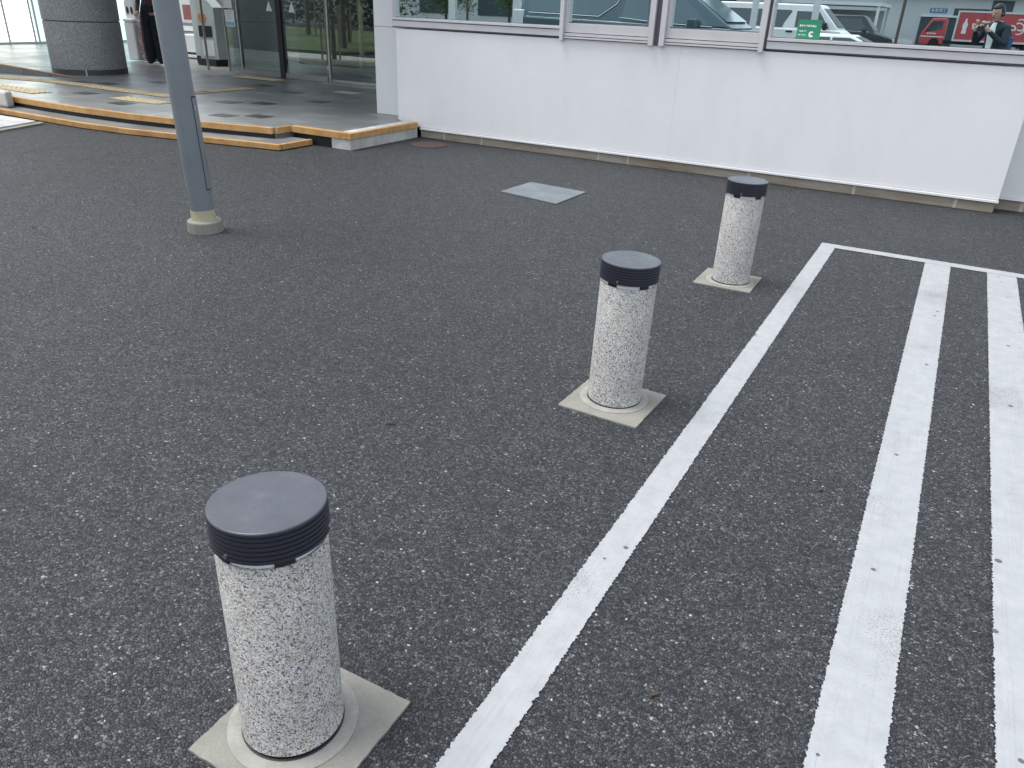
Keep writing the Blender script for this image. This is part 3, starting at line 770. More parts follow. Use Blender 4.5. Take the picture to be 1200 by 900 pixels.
paper(-11.84, .955, 1.225, 'lower white paper notice with a blue band taped to the entrance glass', True)

# green notice on the right window
gt = thing('window_sticker', (-1.38, 8.112, 1.318), 'green square notice with white lettering in the corner of the right window', 'notice')
MB().box(-.103, .103, -.003, 0, .003, .165).build('sheet', m['green'], gt)
lt = MB()
random.seed(3)
def glyphs(x0, x1, z, h, n):
    w_ = (x1-x0)/n
    for i in range(n):
        a = x0+i*w_; q = w_*.8
        lt.box(a, a+q, -.0044, -.0034, z+h*random.choice((.0, .4, .8)), z+h*random.choice((.0, .4, .8))*0+h*.0+h*random.choice((.95, 1.0)) if False else z+h*.18+h*random.choice((.0, .35, .7)))
        lt.box(a+q*random.choice((.1, .45)), a+q*random.choice((.6, .75)), -.0048, -.0038, z, z+h)
glyphs(-.085, .065, .104, .019, 8); glyphs(-.088, -.018, .062, .014, 5); glyphs(-.088, -.018, .032, .011, 8)
lt.build('lettering', m['white'], gt)
cr = MB(); P = []; Q = []
for k in range(15):
    a = rad(40+k*20); P.append((.028+.024*math.cos(a), .045+.026*math.sin(a))); Q.append((.033+.010*math.cos(a), .046+.011*math.sin(a)))
cr.prism(P+Q[::-1], -.0046, -.0036, lambda a, b, c: (a, c, b)); cr.build('logo', m['white'], gt)

# ================================================================== PEOPLE
def person(mats, loc, rz, label, joints, edges, radii, zones, head, hands, hair=True):
    t = thing('person', loc, label, 'person', None, rz)
    me = bpy.data.meshes.new('body'); me.from_pydata(joints, edges, []); o = bpy.data.objects.new('body', me); COL.objects.link(o)
    sk = o.modifiers.new('skin', 'SKIN'); sk.use_smooth_shade = True
    for i, R in enumerate(radii):
        me.skin_vertices[0].data[i].radius = R if isinstance(R, tuple) else (R, R)
        me.skin_vertices[0].data[i].use_root = (i == 0)
    ss = o.modifiers.new('s', 'SUBSURF'); ss.levels = 2; ss.render_levels = 2
    bpy.context.view_layer.update()
    em = bpy.data.meshes.new_from_object(o.evaluated_get(bpy.context.evaluated_depsgraph_get()))
    bpy.data.objects.remove(o)
    em.materials.clear()
    for k in mats: em.materials.append(m[k])
    bm = bmesh.new(); bm.from_mesh(em)
    for fc in bm.faces: fc.material_index = zones(fc.calc_center_median()); fc.smooth = True
    # head: a shaped ovoid with nose, eyes, mouth and ears, facing +y
    H = Matrix.Translation(head[0]) @ Matrix.Rotation(head[1], 4, 'Z') @ Matrix.Rotation(head[2], 4, 'X')
    def part(ctr, s, mi, seg=20):
        r_ = bmesh.ops.create_uvsphere(bm, u_segments=seg, v_segments=seg//2+2, radius=1)
        fs = set()
        for v in r_['verts']:
            c = v.co.copy(); q = Vector((c.x*s[0], c.y*s[1], c.z*s[2]))
            if seg == 24:   # skull: narrower jaw
                k = max(0, -c.z); q.x *= 1-.28*k; q.y += .018*k
            v.co = H @ (Vector(ctr)+q)
            fs.update(v.link_faces)
        for q in fs: q.material_index = mi; q.smooth = True
    part((0, 0, 0), (.075, .095, .115), 0, 24)
    part((0, .098, -.012), (.012, .018, .022), 0, 8); part((.03, .085, .012), (.012, .008, .006), 3, 8); part((-.03, .085, .012), (.012, .008, .006), 3, 8)
    part((0, .092, -.052), (.022, .007, .006), 4, 8); part((.078, 0, -.005), (.008, .018, .03), 0, 8); part((-.078, 0, -.005), (.008, .018, .03), 0, 8)
    for (base, dirv, side, curl) in hands:
        base = Vector(base); dirv = Vector(dirv).normalized(); side = Vector(side).normalized(); up = dirv.cross(side)
        for k, (ofs, L) in enumerate(((-.03, .066), (-.01, .075), (.01, .070), (.03, .056), (None, .05))):
            if ofs is None: p0 = base-side*.03-dirv*.03; d0 = (dirv*.6-side*.8).normalized()
            else: p0 = base+side*ofs; d0 = dirv
            pts = [p0, p0+d0*L*.45, p0+d0*L*.75+up*L*.25*curl, p0+d0*L*.85+up*L*.6*curl]
            tb = MB().tube([tuple(q) for q in pts], [.009, .0085, .008, .0065], 8)
            nv = [bm.verts.new(q) for q in tb.v]
            for q in tb.f:
                fc = bm.faces.new([nv[i] for i in q]); fc.material_index = 0; fc.smooth = True
    bm.to_mesh(em); bm.free()
    b = bpy.data.objects.new('body', em); COL.objects.link(b); b.parent = t
    if hair:
        hb = bmesh.new(); rr = bmesh.ops.create_uvsphere(hb, u_segments=28, v_segments=18, radius=1)
        dele = []
        for v in hb.verts:
            c = v.co.copy()
            fr_ = c.y > .25 and c.z < .45
            k = 1+.05*noise.noise(c*5)
            v.co = H @ Vector((c.x*.086*k, c.y*.104*k-.006, c.z*.128*k+.008))
            if fr_ or c.z < -.55: dele.append(v)
        bmesh.ops.delete(hb, geom=dele, context='VERTS')
        hm = bpy.data.meshes.new('hair'); hb.to_mesh(hm); hb.free(); hm.materials.append(m['hair'])
        for p in hm.polygons: p.use_smooth = True
        ho = bpy.data.objects.new('hair', hm); COL.objects.link(ho); ho.parent = t
        sd = ho.modifiers.new('solid', 'SOLIDIFY'); sd.thickness = .012
    return t, b

# photographer behind the camera, seen in the window's reflection. local: facing +y
J = [(0, 0, .95), (0, 0, 1.12), (0, .01, 1.30), (0, .01, 1.42), (0, .03, 1.50),
     (.10, 0, .90), (.11, .02, .50), (.115, 0, .09), (.12, .13, .035),
     (-.10, 0, .90), (-.11, .0, .50), (-.115, -.03, .09), (-.12, .10, .035),
     (.17, .01, 1.38), (.25, .09, 1.14), (.10, .30, 1.33), (.065, .34, 1.395),
     (-.17, .01, 1.38), (-.25, .09, 1.14), (-.12, .30, 1.33), (-.075, .34, 1.395)]
E_ = [(0, 1), (1, 2), (2, 3), (3, 4), (0, 5), (5, 6), (6, 7), (7, 8), (0, 9), (9, 10), (10, 11), (11, 12), (3, 13), (13, 14), (14, 15), (15, 16), (3, 17), (17, 18), (18, 19), (19, 20)]
R_ = [(.15, .11), (.13, .10), (.16, .11), (.13, .09), .052, .085, .06, .045, .042, .085, .06, .045, .042, .068, .052, .036, .030, .068, .052, .036, .030]
def z1(c):
    if c.z > 1.47 and abs(c.x) < .09 and c.y < .2: return 0
    if c.y > .29 and c.z > 1.32: return 0
    if c.z < .09: return 2
    if c.z < .93: return 1
    if abs(c.x) < .045 and c.y > .05 and 1.0 < c.z < 1.45 and c.y < .2: return 5
    return 6
ang = math.atan2(.32, .40)       # looks from its spot towards the lens and the entrance
ph, pb = person(('skin', 'navycloth', 'shoe', 'hair', 'maroonc', 'white', 'darkcloth'), (.23, -.34, 0), rad(38), 'person in a dark jacket over a white shirt photographing, mirrored in the right window', J, E_, R_, z1, ((0, .07, 1.60), 0, -.25),
        [((.060, .352, 1.42), (-.25, .15, .8), (0, 1, 0), .8), ((-.070, .352, 1.42), (.25, .15, .8), (0, -1, 0), -.8)])
ph.scale = (1.1, 1.1, 1.06)
phn = thing('smartphone', (.0, -.045, 1.445), 'slim dark phone held up in both hands by the mirrored photographer', 'phone', None, rad(28))
MB().box(-.075, .075, -.006, .004, -.04, .038).build('case', m['trim'], phn, bevel=.006)
MB().box(-.07, .07, -.0072, -.0062, -.036, .034).build('screen', m['cglass'], phn)
bgp = thing('shoulder_bag', (.40, -.50, .98), 'blue cloth bag on the mirrored photographer\'s shoulder', 'bag', None, rad(38))
MB().box(-.12, .12, -.06, .07, .0, .36).build('pouch', m['bagblue'], bgp, bevel=.03, seg=3)
MB().tube([(-.10, 0, .34), (-.08, .05, .46), (.0, .08, .49), (.08, .05, .46), (.10, 0, .34)], .012, 8).build('strap', m['bagblue'], bgp, smooth=True)

# visitor at the entrance (legs visible behind the pole). wide navy trousers, maroon top
J2 = [(0, 0, .98), (0, 0, 1.12), (0, 0, 1.28), (0, .0, 1.38), (0, .02, 1.46),
      (.085, 0, .88), (.10, .01, .48), (.10, 0, .12), (.10, .10, .035),
      (-.085, 0, .88), (-.10, .0, .48), (-.10, -.02, .12), (-.10, .08, .035),
      (.16, 0, 1.34), (.19, .02, 1.08), (.17, .16, .92), (.15, .22, .90),
      (-.16, 0, 1.34), (-.19, .02, 1.08), (-.17, .16, .92), (-.15, .22, .90)]
R2 = [(.15, .12), (.12, .10), (.14, .10), (.11, .08), .045, .125, .12, .115, .04, .125, .12, .115, .04, .06, .045, .032, .028, .06, .045, .032, .028]
def z2(c):
    if c.z > 1.43 and abs(c.x) < .08: return 0
    if c.y > .17 and c.z > .85: return 0
    if c.z < .085: return 2
    if c.z < 1.06 and not (abs(c.x) > .14 and c.y > .06): return 1
    return 6
vp, vb = person(('skin', 'navycloth', 'shoe', 'hair', 'maroonc', 'white', 'maroonc'), (-13.78, 10.8, pz), rad(-150), 'person in wide navy trousers standing at the entrance, upper body out of frame', J2, E_, R2, z2, ((0, .04, 1.57), 0, 0),
        [((.148, .25, .895), (-.1, 1, -.1), (1, 0, 0), .8), ((-.148, .25, .895), (.1, 1, -.1), (-1, 0, 0), .8)])

# ================================================================== VEHICLES (seen mirrored in the windows)
def vehicle(name, loc, rz, label, cat, paint, L, Wd, low, gh, wins, wz, wheels, R=.32, extras=None):
    """low: side outline of the lower body (x,z). gh: (x0,x1,zb,x0t,x1t,zt,inset) cabin frustum."""
    t = thing(name, loc, label, cat, None, rz); h = Wd/2
    body = MB().prism(low, -h, h, lambda a, b, c: (a, c, b))
    x0, x1, zb, x0t, x1t, zt, k = gh
    body.add([(x0, -h+.03, zb-.03), (x1, -h+.03, zb-.03), (x1, h-.03, zb-.03), (x0, h-.03, zb-.03), (x0t, -h+k, zt), (x1t, -h+k, zt), (x1t, h-k, zt), (x0t, h-k, zt)],
             [(0,3,2,1),(4,5,6,7),(0,1,5,4),(1,2,6,5),(2,3,7,6),(3,0,4,7)])
    body.build('body', paint, t, bevel=.05, seg=4, smooth=True)
    def side(x, z, s, e=.004):
        kk = (z-zb)/(zt-zb); y = (h-.03)+(k-(.03))*-1*kk
        return (x, s*(y+e), z)
    for s in (-1, 1):
        for poly in wins:
            n = len(poly); vs = [side(a, b, s, .006) for a, b in poly]+[side(a, b, s, -.02) for a, b in poly]
            o = MB().add(vs, [tuple(range(n)), tuple(range(n, 2*n))[::-1]]+[(i, (i+1) % n, n+(i+1) % n, n+i) for i in range(n)]).build('side_window', m['cglass'], t)
    def endwin(xa, xb, nm, e):
        q = .06; P = []
        for (f_, yy) in ((.14, 1), (.14, -1), (.86, -1), (.86, 1)):
            hh = (h-.03)*(1-f_)+(h-k)*f_-.09; P.append((xa+(xb-xa)*f_+e, yy*hh, zb+(zt-zb)*f_+abs(e)*.6))
        vs = P+[(a-e*5, b, c-.01) for a, b, c in P]
        MB().add(vs, [(0,1,2,3),(7,6,5,4)]+[(i, (i+1) % 4, 4+(i+1) % 4, 4+i) for i in range(4)]).build(nm, m['cglass'], t)
    endwin(x1, x1t, 'windscreen', .006); endwin(x0, x0t, 'rear_window', -.006)
    for wx in wheels:
        for s in (-1, 1):
            ty = MB().lathe([(R*.62, -.1), (R*.95, -.1), (R, -.06), (R, .06), (R*.95, .1), (R*.62, .1)], 32)
            o = ty.build('wheel', m['rubber'], t, smooth=True); o.location = (wx, s*(h-.10), R); o.rotation_euler = (rad(90), 0, 0)
            rm = MB().lathe([(R*.62, -.08), (R*.62, .08)], 28, caps=False); rm.lathe([(.05, -.085), (.05, .085)], 12)
            for q in range(5):
                a = q*2*math.pi/5; c_, s_ = math.cos(a), math.sin(a)
                rm.prism([(c_*.03-s_*.03, s_*.03+c_*.03), (c_*R*.62-s_*.025, s_*R*.62+c_*.025), (c_*R*.62+s_*.025, s_*R*.62-c_*.025), (c_*.03+s_*.03, s_*.03-c_*.03)], -.07, .07)
            rm.build('rim', m['rim'], o)
    return t, side
def arch(x, R, z=.22, n=8): return [(x+R*math.cos(math.pi*(1-i/n))*1, max(z, .30+R*math.sin(math.pi*(1-i/n)))) for i in range(n+1)]

# --- navy minivan parked left of the photographer (front towards +x)
low = [(-2.62, .35)]+arch(-1.65, .38)[0:]+arch(1.45, .38)+[(2.62, .30), (2.66, .75), (2.60, 1.05), (2.15, 1.20), (1.98, 1.25), (-2.55, 1.32), (-2.64, .9)]
_cg = m['cglass']; m['cglass'] = m['cglass_l']
mv, side = vehicle('minivan', (-6.15, -.62, .0), 0, 'large navy minivan mirrored in the middle windows', 'minivan', m['c_navy'], 5.3, 1.8, low,
    (-2.58, 2.05, 1.27, -2.40, .98, 1.94, .17),
    [[(-2.35, 1.40), (-.70, 1.38), (-.36, 1.62), (-.28, 1.80), (-2.25, 1.80)], [(-.22, 1.38), (.02, 1.33), (.55, 1.31), (.55, 1.80), (-.14, 1.80)], [(.63, 1.31), (1.60, 1.29), (.98, 1.78), (.63, 1.80)]], 0, (-1.65, 1.45), .34)
for s in (-1, 1):
    MB().tube([side(-2.3, 1.375, s, .012), side(-.70, 1.355, s, .012), side(-.34, 1.60, s, .012), side(-.24, 1.80, s, .012)], .010, 6).build('chrome_strip', m['chrome'], mv)
    MB().tube([side(-.24, 1.355, s, .012), side(.6, 1.292, s, .012), side(1.66, 1.265, s, .012)], .009, 6).build('chrome_strip', m['chrome'], mv)
    MB().box(-2.645, -2.40, s*.74-.13, s*.74+.165*(s > 0)+.13*(s < 0)*1, .95, 1.42).build('tail_lamp', m['lamp'], mv, bevel=.02)
    MB().box(2.42, 2.66, s*.66-.2, s*.66+.2, .78, .98).build('headlamp', m['lamp'], mv, bevel=.03)
    MB().box(1.20, 1.40, s*1.0-.09, s*1.0+.09, 1.22, 1.40).build('mirror', m['c_navy'], mv, bevel=.03)
    for x in (-.5, .8): MB().box(x-.11, x+.11, s*.905-.015, s*.905+.015, 1.02, 1.05).build('door_handle', m['chrome'], mv)
MB().box(2.655, 2.675, -.55, .55, .45, .70).build('grille', m['trim'], mv)
MB().box(2.672, 2.68, -.17, .17, .40, .55).build('number_plate', m['plate'], mv); MB().box(-2.655, -2.64, -.17, .17, .75, .90).build('number_plate', m['plate'], mv)

m['cglass'] = _cg
# --- white van
low = [(-2.34, .32)]+arch(-1.35, .36)+arch(1.25, .36)+[(2.30, .30), (2.36, .55), (2.34, .98), (2.12, 1.12), (2.0, 1.13), (-2.30, 1.13), (-2.36, .8)]
va, side = vehicle('white_van', (-6.42, -16.0, 0), 0, 'white passenger van with dark side glass mirrored in the windows', 'van', m['c_white'], 4.7, 1.75, low,
    (-2.32, 2.16, 1.10, -2.24, 1.30, 1.92, .13),
    [[(-2.15, 1.17), (-1.0, 1.16), (-1.0, 1.72), (-2.08, 1.72)], [(-.93, 1.16), (.14, 1.15), (.18, 1.30), (.40, 1.68), (.36, 1.72), (-.93, 1.72)], [(.56, 1.18), (1.74, 1.18), (1.32, 1.70), (.56, 1.70)]], 0, (-1.35, 1.25), .32)
for s in (-1, 1):
    MB().box(2.10, 2.37, s*.66-.18, s*.66+.18, .72, .98).build('headlamp', m['lamp'], va, bevel=.03)
    MB().box(-2.38, -2.30, s*.78-.06, s*.78+.06, .9, 1.5).build('tail_lamp', m['tail'], va, bevel=.02)
    MB().box(1.55, 1.68, s*1.0-.1, s*1.0+.1, 1.12, 1.36).build('mirror', m['trim'], va, bevel=.03)
    MB().box(.30, .52, s*.88-.015, s*.88+.02, 1.0, 1.06).build('door_handle', m['trim'], va)
MB().box(2.35, 2.375, -.5, .5, .5, .66).build('grille', m['trim'], va); MB().box(2.37, 2.38, -.17, .17, .36, .5).build('number_plate', m['plate'], va)

# --- black hatchback/SUV
low = [(-1.72, .32)]+arch(-1.05, .36)+arch(1.15, .36)+[(1.80, .30), (1.86, .62), (1.78, .86), (1.05, 1.04), (.9, 1.06), (-1.70, 1.08), (-1.76, .7)]
bk, side = vehicle('black_suv', (-4.75, -21.0, 0), 0, 'small black hatchback seen mirrored behind the white van', 'car', m['c_black'], 3.6, 1.7, low,
    (-1.70, 1.10, 1.04, -1.5, .55, 1.66, .16),
    [[(-1.5, 1.12), (-.55, 1.11), (-.55, 1.54), (-1.4, 1.54)], [(-.47, 1.11), (.78, 1.10), (.45, 1.54), (-.47, 1.54)]], 0, (-1.05, 1.15), .33)
for s in (-1, 1):
    MB().box(1.55, 1.84, s*.62-.17, s*.62+.17, .68, .84).build('headlamp', m['lamp'], bk, bevel=.03)
    MB().box(-1.77, -1.70, s*.72-.08, s*.72+.08, .7, 1.0).build('tail_lamp', m['tail'], bk, bevel=.02)
    MB().box(.60, .74, s*.95-.08, s*.95+.08, 1.06, 1.20).build('mirror', m['c_black'], bk, bevel=.03)
    MB().tube([side(-1.55, 1.09, s, .01), side(.85, 1.07, s, .01)], .009, 6).build('chrome_strip', m['chrome'], bk)
# --- low white car
low = [(-2.1, .30)]+arch(-1.3, .34, .18)+arch(1.3, .34, .18)+[(2.15, .26), (2.2, .55), (2.05, .70), (1.0, .84), (.9, .84), (-1.5, .86), (-2.1, .82), (-2.15, .6)]
wc, side = vehicle('white_coupe', (-3.55, -9.6, 0), 0, 'low white coupe, only its roof mirrored above the right window frame', 'car', m['c_white'], 4.3, 1.75, low,
    (-1.45, 1.15, .82, -.75, .45, 1.10, .2),
    [[(-1.1, .90), (-.1, .89), (-.1, 1.03), (-.7, 1.03)], [(-.04, .89), (.85, .88), (.42, 1.03), (-.04, 1.03)]], 0, (-1.3, 1.3), .31)
for s in (-1, 1):
    MB().box(1.9, 2.19, s*.64-.17, s*.64+.17, .52, .64).build('headlamp', m['lamp'], wc, bevel=.02)
    MB().box(-2.17, -2.08, s*.64-.18, s*.64+.18, .58, .72).build('tail_lamp', m['tail'], wc, bevel=.02)
    MB().box(.62, .74, s*.95-.07, s*.95+.07, .86, .96).build('mirror', m['c_white'], wc, bevel=.02)

# --- red drinks truck: cab towards -x
tr = thing('drinks_truck', (0, -41.0, 0), 'red delivery truck with white bottle and script on its box, mirrored behind the photographer', 'truck')
h = .95
cabp = [(-3.10, .32), (-3.14, .74), (-3.06, .98), (-2.66, 1.74), (-1.96, 1.77), (-1.86, 1.70), (-1.84, .36), (-2.02, .36), (-2.10, .56), (-2.22, .66), (-2.42, .66), (-2.54, .56), (-2.62, .32)]
MB().prism(cabp, -h, h, lambda a, b, c: (a, c, b)).build('cab', m['c_red'], tr, bevel=.04, seg=3, smooth=True)
for s in (-1, 1):
    MB().prism([(-2.92, 1.00), (-2.60, 1.60), (-2.05, 1.62), (-2.05, 1.18), (-2.35, 1.10)], s*h-.004, s*h+.008, lambda a, b, c: (a, c, b)).build('side_window', m['cglass'], tr)
    MB().box(-3.08, -1.86, s*h-.004, s*h+.010, .74, .79).build('stripe', m['white'], tr)
    b = MB()
    for k in range(9): b.box(-2.78+k*.055, -2.745+k*.055, s*h-.003, s*h+.009, .90, .97 if k % 3 else .99)
    b.build('door_lettering', m['white'], tr)
    MB().box(-3.13, -3.06, s*.7-.1, s*.7+.1, .5, .66).build('headlamp', m['lamp'], tr, bevel=.01)
MB().prism([(-3.085, .99), (-2.71, 1.66), (-2.69, 1.66), (-3.06, .99)], -.8, .8, lambda a, b, c: (a-.012, c, b+.01)).build('windscreen', m['cglass'], tr)
MB().box(-1.82, 4.3, -.4, .4, .40, .60).build('chassis', m['trim'], tr)
for x, s in ((-2.32, 1), (-2.32, -1), (2.6, 1), (2.6, -1)):
    o = MB().lathe([(.2, -.12), (.34, -.12), (.36, -.08), (.36, .08), (.34, .12), (.2, .12)], 28).build('wheel', m['rubber'], tr, smooth=True)
    o.location = (x, s*.78, .36); o.rotation_euler = (rad(90), 0, 0)
    MB().lathe([(.2, -.1), (.2, .1)], 24).build('rim', m['white'], o)
bx = MB().box(-1.32, 4.3, -1.0, .985, .66, 2.14).build('cargo_box', m['c_red'], tr)
e = MB(); e.box(-1.40, 4.36, -1.02, 1.02, 2.12, 2.22); e.box(-1.40, 4.36, -1.02, 1.02, .58, .68); e.box(-1.40, -1.30, -1.02, 1.02, .68, 2.12); e.box(4.28, 4.36, -1.02, 1.02, .68, 2.12)
e.build('box_frame', m['silver'], tr)
MB().box(.0, .02, .985, .995, .68, 2.12).build('shutter_joint', m['trim'], tr)
bt = [(-.11, 0), (.11, 0), (.13, .06), (.10, .22), (.13, .40), (.13, .48), (.055, .66), (.045, .80), (-.045, .80), (-.055, .66), (-.13, .48), (-.13, .40), (-.10, .22), (-.13, .06)]
MB().prism([(a-.88, b+1.0) for a, b in bt], .987, .993, lambda a, b, c: (a, c, b)).build('bottle_emblem', m['white'], tr)
lg = txt('Coca-Cola', .62, m['white'], 'script_logo', tr, (.85, .990, 1.46), (rad(90), 0, rad(180)), .35, .006, .008)
sw = MB(); P = []; Q = []
for k in range(22):
    a = rad(60+k*11); P.append((1.86+.46*math.cos(-a+math.pi)*.72, 1.48+.42*math.sin(a))); Q.append((1.84+.40*math.cos(-a+math.pi)*.70, 1.48+.36*math.sin(a)))
sw.prism(P+Q[::-1], .987, .994, lambda a, b, c: (a, c, b)); sw.build('script_swirl', m['white'], tr)

# ================================================================== THE WORLD BEHIND THE CAMERA
gb = thing('depot_building', (0, -47, 0), 'grey depot building with a garage opening and blue sign, mirrored behind the red truck', 'building')
def G_(mb, nm, mat): o = mb.build(nm, mat, gb); return o
G_(MB().box(-6.3, 14, -8, 0, 0, 7.5), 'wall', m['fac'])
G_(MB().box(-26, -6.32, -12, -3, 0, 6.0), 'wall', m['fac'])
G_(MB().box(-6.3, -3.85, .0, .04, .0, .40), 'wall_base', m['fac_l'])
G_(MB().box(-3.75, 14, .0, .12, 1.86, 1.98), 'lintel', m['fac_l'])
G_(MB().box(-3.72, -1.58, .0, .03, .0, 1.86), 'garage_opening', m['fac_d'])
G_(MB().box(-1.85, .2, .0, .03, 1.99, 2.42), 'window', m['fac_d'])
G_(MB().box(.25, 1.45, .0, .03, 1.99, 2.95), 'window', m['fac_d'])
G_(MB().box(2.2, 8, .0, .03, .2, 1.86), 'garage_opening', m['fac_d'])
G_(MB().box(-6.3, 14, .0, .5, 3.1, 3.35), 'cornice', m['fac_l'])
G_(MB().box(-3.28, -2.26, .0, .05, 2.12, 2.40), 'sign_board', m['bluesign'])
txt('工務事業', .23, m['white'], 'sign_lettering', gb, (-2.77, .054, 2.25), (rad(90), 0, rad(180)), 0, .006)
# carport
cp = thing('carport', (-5.9, -27, 0), 'white framed carport mirrored above the black car', 'carport')
MB().box(-2.8, 1.65, -4, .8, 2.10, 2.24).build('roof', m['white'], cp)
for x, y in ((1.55, .7), (-2.7, .7), (1.55, -3.9), (-2.7, -3.9)): MB().box(x-.06, x+.06, y-.06, y+.06, 0, 2.10).build('post', m['white'], cp)
MB().box(-2.6, 1.4, -3.95, -3.85, 0, 1.95).build('back_panel', m['fac'], cp)
# wall block behind the cars to the left
lb = thing('low_building', (-20, -25, 0), 'long grey-green building mirrored in the left window', 'building')
MB().box(-20, 10.8, -6, 0, 0, 5.5).build('wall', m['fac'], lb)
for x in (-17, -13, -9, -5, -1, 3, 7): MB().box(x, x+2.4, .0, .04, .9, 2.3).build('window', m['fac_d'], lb)
MB().box(-20, 10.8, .0, .4, 2.7, 2.95).build('awning', m['fac_l'], lb)
for x, lbn in ((-19.58, 'thick white square post mirrored in the left window'), (-16.5, 'white square post mirrored just left of the navy minivan')):
    o = MB().box(-.16, .16, -.1, .1, 0, 5).build('sign_post', m['white'], bevel=.01); o.location = (x, -14, 0); tag(o, lbn, 'post')
for x, y, lbn in ((-18.86, -14, 'slim brown pole mirrored in the left window'), (-2.38, -14.4, 'slim brown pole mirrored in the right window, left of the truck')):
    o = MB().tube([(0, 0, 0), (0, 0, 3), (0, 0, 6)], [.05, .052, .045], 12).build('utility_pole', m['brownpole'], smooth=True); o.location = (x, y, 0); tag(o, lbn, 'pole')

sh = thing('shelter', (-5.1, -6.0, 0), 'white posted shelter, its slim posts mirrored in front of the white van', 'shelter')
for x in (-1.2, -.1, 1.4): MB().box(x-.075, x+.075, -.06, .06, 0, 3.0).build('post', m['white'], sh, bevel=.01)
MB().box(-1.6, 1.8, -1.2, .5, 3.001, 3.12).build('roof', m['white'], sh, bevel=.01)
# lawn
tag(MB().prism([(-48, -10.5), (-15.6, -10.5), (-15.2, 1.2), (-16.2, 3.2), (-48, 3.2)], 0, .09).build('lawn', m['lawn'], bevel=.02), kind='structure')
def tree(name, loc, label, h, cr, cz, n, leafm, seed, stake=False, group=None):
    random.seed(seed)
    t = thing(name, loc, label, 'tree', group)
    tk = MB(); bend = random.uniform(-.1, .1)
    tk.tube([(0, 0, 0), (bend*.3, 0, h*.3), (bend, .05, h*.65), (bend*1.2, 0, h*.95)], [.07, .055, .04, .015], 10)
    for k in range(7):
        a = random.uniform(0, 6.28); z0 = h*random.uniform(.45, .8); L = cr*random.uniform(.6, .95)
        tk.tube([(bend, 0, z0), (bend+L*.5*math.cos(a), L*.5*math.sin(a), z0+.25*h*.5), (bend+L*math.cos(a), L*math.sin(a), z0+.3*h*.6)], [.025, .016, .006], 6)
    tk.build('trunk', m['bark'], t, smooth=True)
    b = MB()
    cl = [(random.gauss(0, cr*.42), random.gauss(0, cr*.42), cz+random.gauss(0, cr*.42), random.uniform(.25, .5)*cr) for _ in range(26)]
    for i in range(n):
        x, y, z, R = random.choice(cl)
        p = Vector((x+random.gauss(0, R*.5), y+random.gauss(0, R*.5), z+random.gauss(0, R*.5)))
        s = random.uniform(.03, .07); a = Vector((random.gauss(0, 1), random.gauss(0, 1), random.gauss(0, 1))).normalized(); c = a.orthogonal().normalized()
        b.add([p-a*s, p+c*s*.5, p+a*s, p-c*s*.5], [(0, 1, 2, 3)])
    b.build('crown', m[leafm], t)
    if stake:
        s = MB()
        for x in (-.25, .25): s.tube([(x, .1, 0), (x, .1, 1.3)], .03, 8)
        s.tube([(-.3, .1, 1.2), (.3, .1, 1.2)], .025, 8); s.build('stake', m['timber'], t)
    return t
tl = [(-14.7, 4.9), (-17.2, 1.5), (-19.5, -1.5), (-22.0, 1.2), (-24, -4.5), (-26.5, -.5), (-29, -6.5), (-20.5, -7.0), (-31, 1.8), (-16.8, -5.5)]
words = ['nearest the porch, standing in the paving', 'second from the porch at the lawn edge', 'in mid lawn', 'on the lawn behind the second', 'far out in the lawn centre', 'at the lawn\'s left middle', 'at the far left back of the lawn', 'at the lawn\'s back edge', 'at the lawn\'s far left front', 'at the lawn\'s back right corner']
base = None
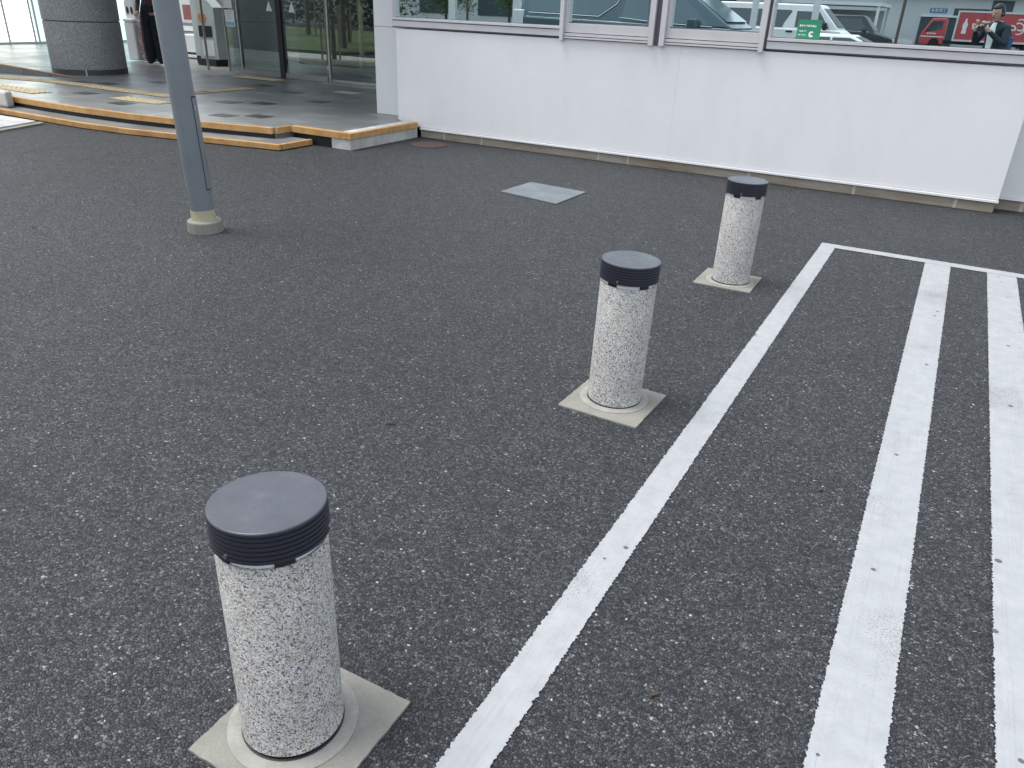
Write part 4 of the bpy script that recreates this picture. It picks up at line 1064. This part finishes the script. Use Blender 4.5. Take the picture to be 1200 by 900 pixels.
for i, (x, y) in enumerate(tl):
    lb_ = 'young staked tree ' + words[i] + ', mirrored in the entrance glass'
    if base is None: base = tree('staked_tree', (x, y, 0), lb_, 3.6, 1.15, 2.75, 5200, 'leaf', 11, True, 'staked trees on the lawn'); t_ = base
    else: t_ = copy_tree(base); t_.location = (x, y, 0); t_['label'] = lb_
    s = random.uniform(.85, 1.25); t_.scale = (s, s, s); t_.rotation_euler = (0, 0, random.uniform(0, 6.28))
for i, (x, y, lbn) in enumerate(((-22.3, -13.5, 'leafy tree mirrored at the left edge of the left window'), (-20.9, -15.5, 'pale leafy tree mirrored right of the first tree in the left window'), (-17.3, -14.8, 'leafy tree mirrored between the white posts and the minivan'), (-14.2, -21, 'tree mirrored beyond the minivan windscreen'))):
    tree('broadleaf_tree', (x, y, 0), lbn, 4.2, 1.15, 2.0, 6000, 'leaf2', 40+i)
# dense tree belt at the lawn's far side
tb = MB(); random.seed(99)
for i in range(26000):
    x = random.uniform(-62, -24); y = random.uniform(-18, -11) if random.random() < .5 else random.uniform(-18, 4)-0
    if y > -11: x = random.uniform(-62, -50)
    z = abs(random.gauss(0, 2.6)); s = random.uniform(.08, .2); p = Vector((x, y, z+.2)); a = Vector((random.gauss(0, 1), random.gauss(0, 1), random.gauss(0, 1))).normalized(); c = a.orthogonal().normalized()
    tb.add([p-a*s, p+c*s*.6, p+a*s, p-c*s*.6], [(0, 1, 2, 3)])
tag(tb.build('shrubbery', m['leaf']), kind='stuff')
# bench, arched barrier
bn = thing('bench', (-21.0, -6.2, .09), 'dark park bench on the lawn, mirrored in the sliding door', 'bench', None, rad(-50))
MB().box(-.9, .9, -.22, .22, .38, .44).build('seat', m['wood_bench'], bn); MB().box(-.9, .9, -.28, -.24, .5, .85).build('backrest', m['wood_bench'], bn)
for x in (-.8, 0, .8): MB().box(x-.04, x+.04, -.24, .2, 0, .379).build('leg', m['wood_bench'], bn)
ab = MB().tube([(-.16, 0, 0), (-.16, 0, 1.35), (-.13, 0, 1.48), (0, 0, 1.55), (.13, 0, 1.48), (.16, 0, 1.35), (.16, 0, .0)], .03, 10)
o = ab.build('arched_barrier', m['tact'], smooth=True); o.location = (-15.55, 2.7, 0); o.rotation_euler = (0, 0, rad(40)); tag(o, 'pale yellow arched tube barrier mirrored in the right entrance pane', 'barrier')
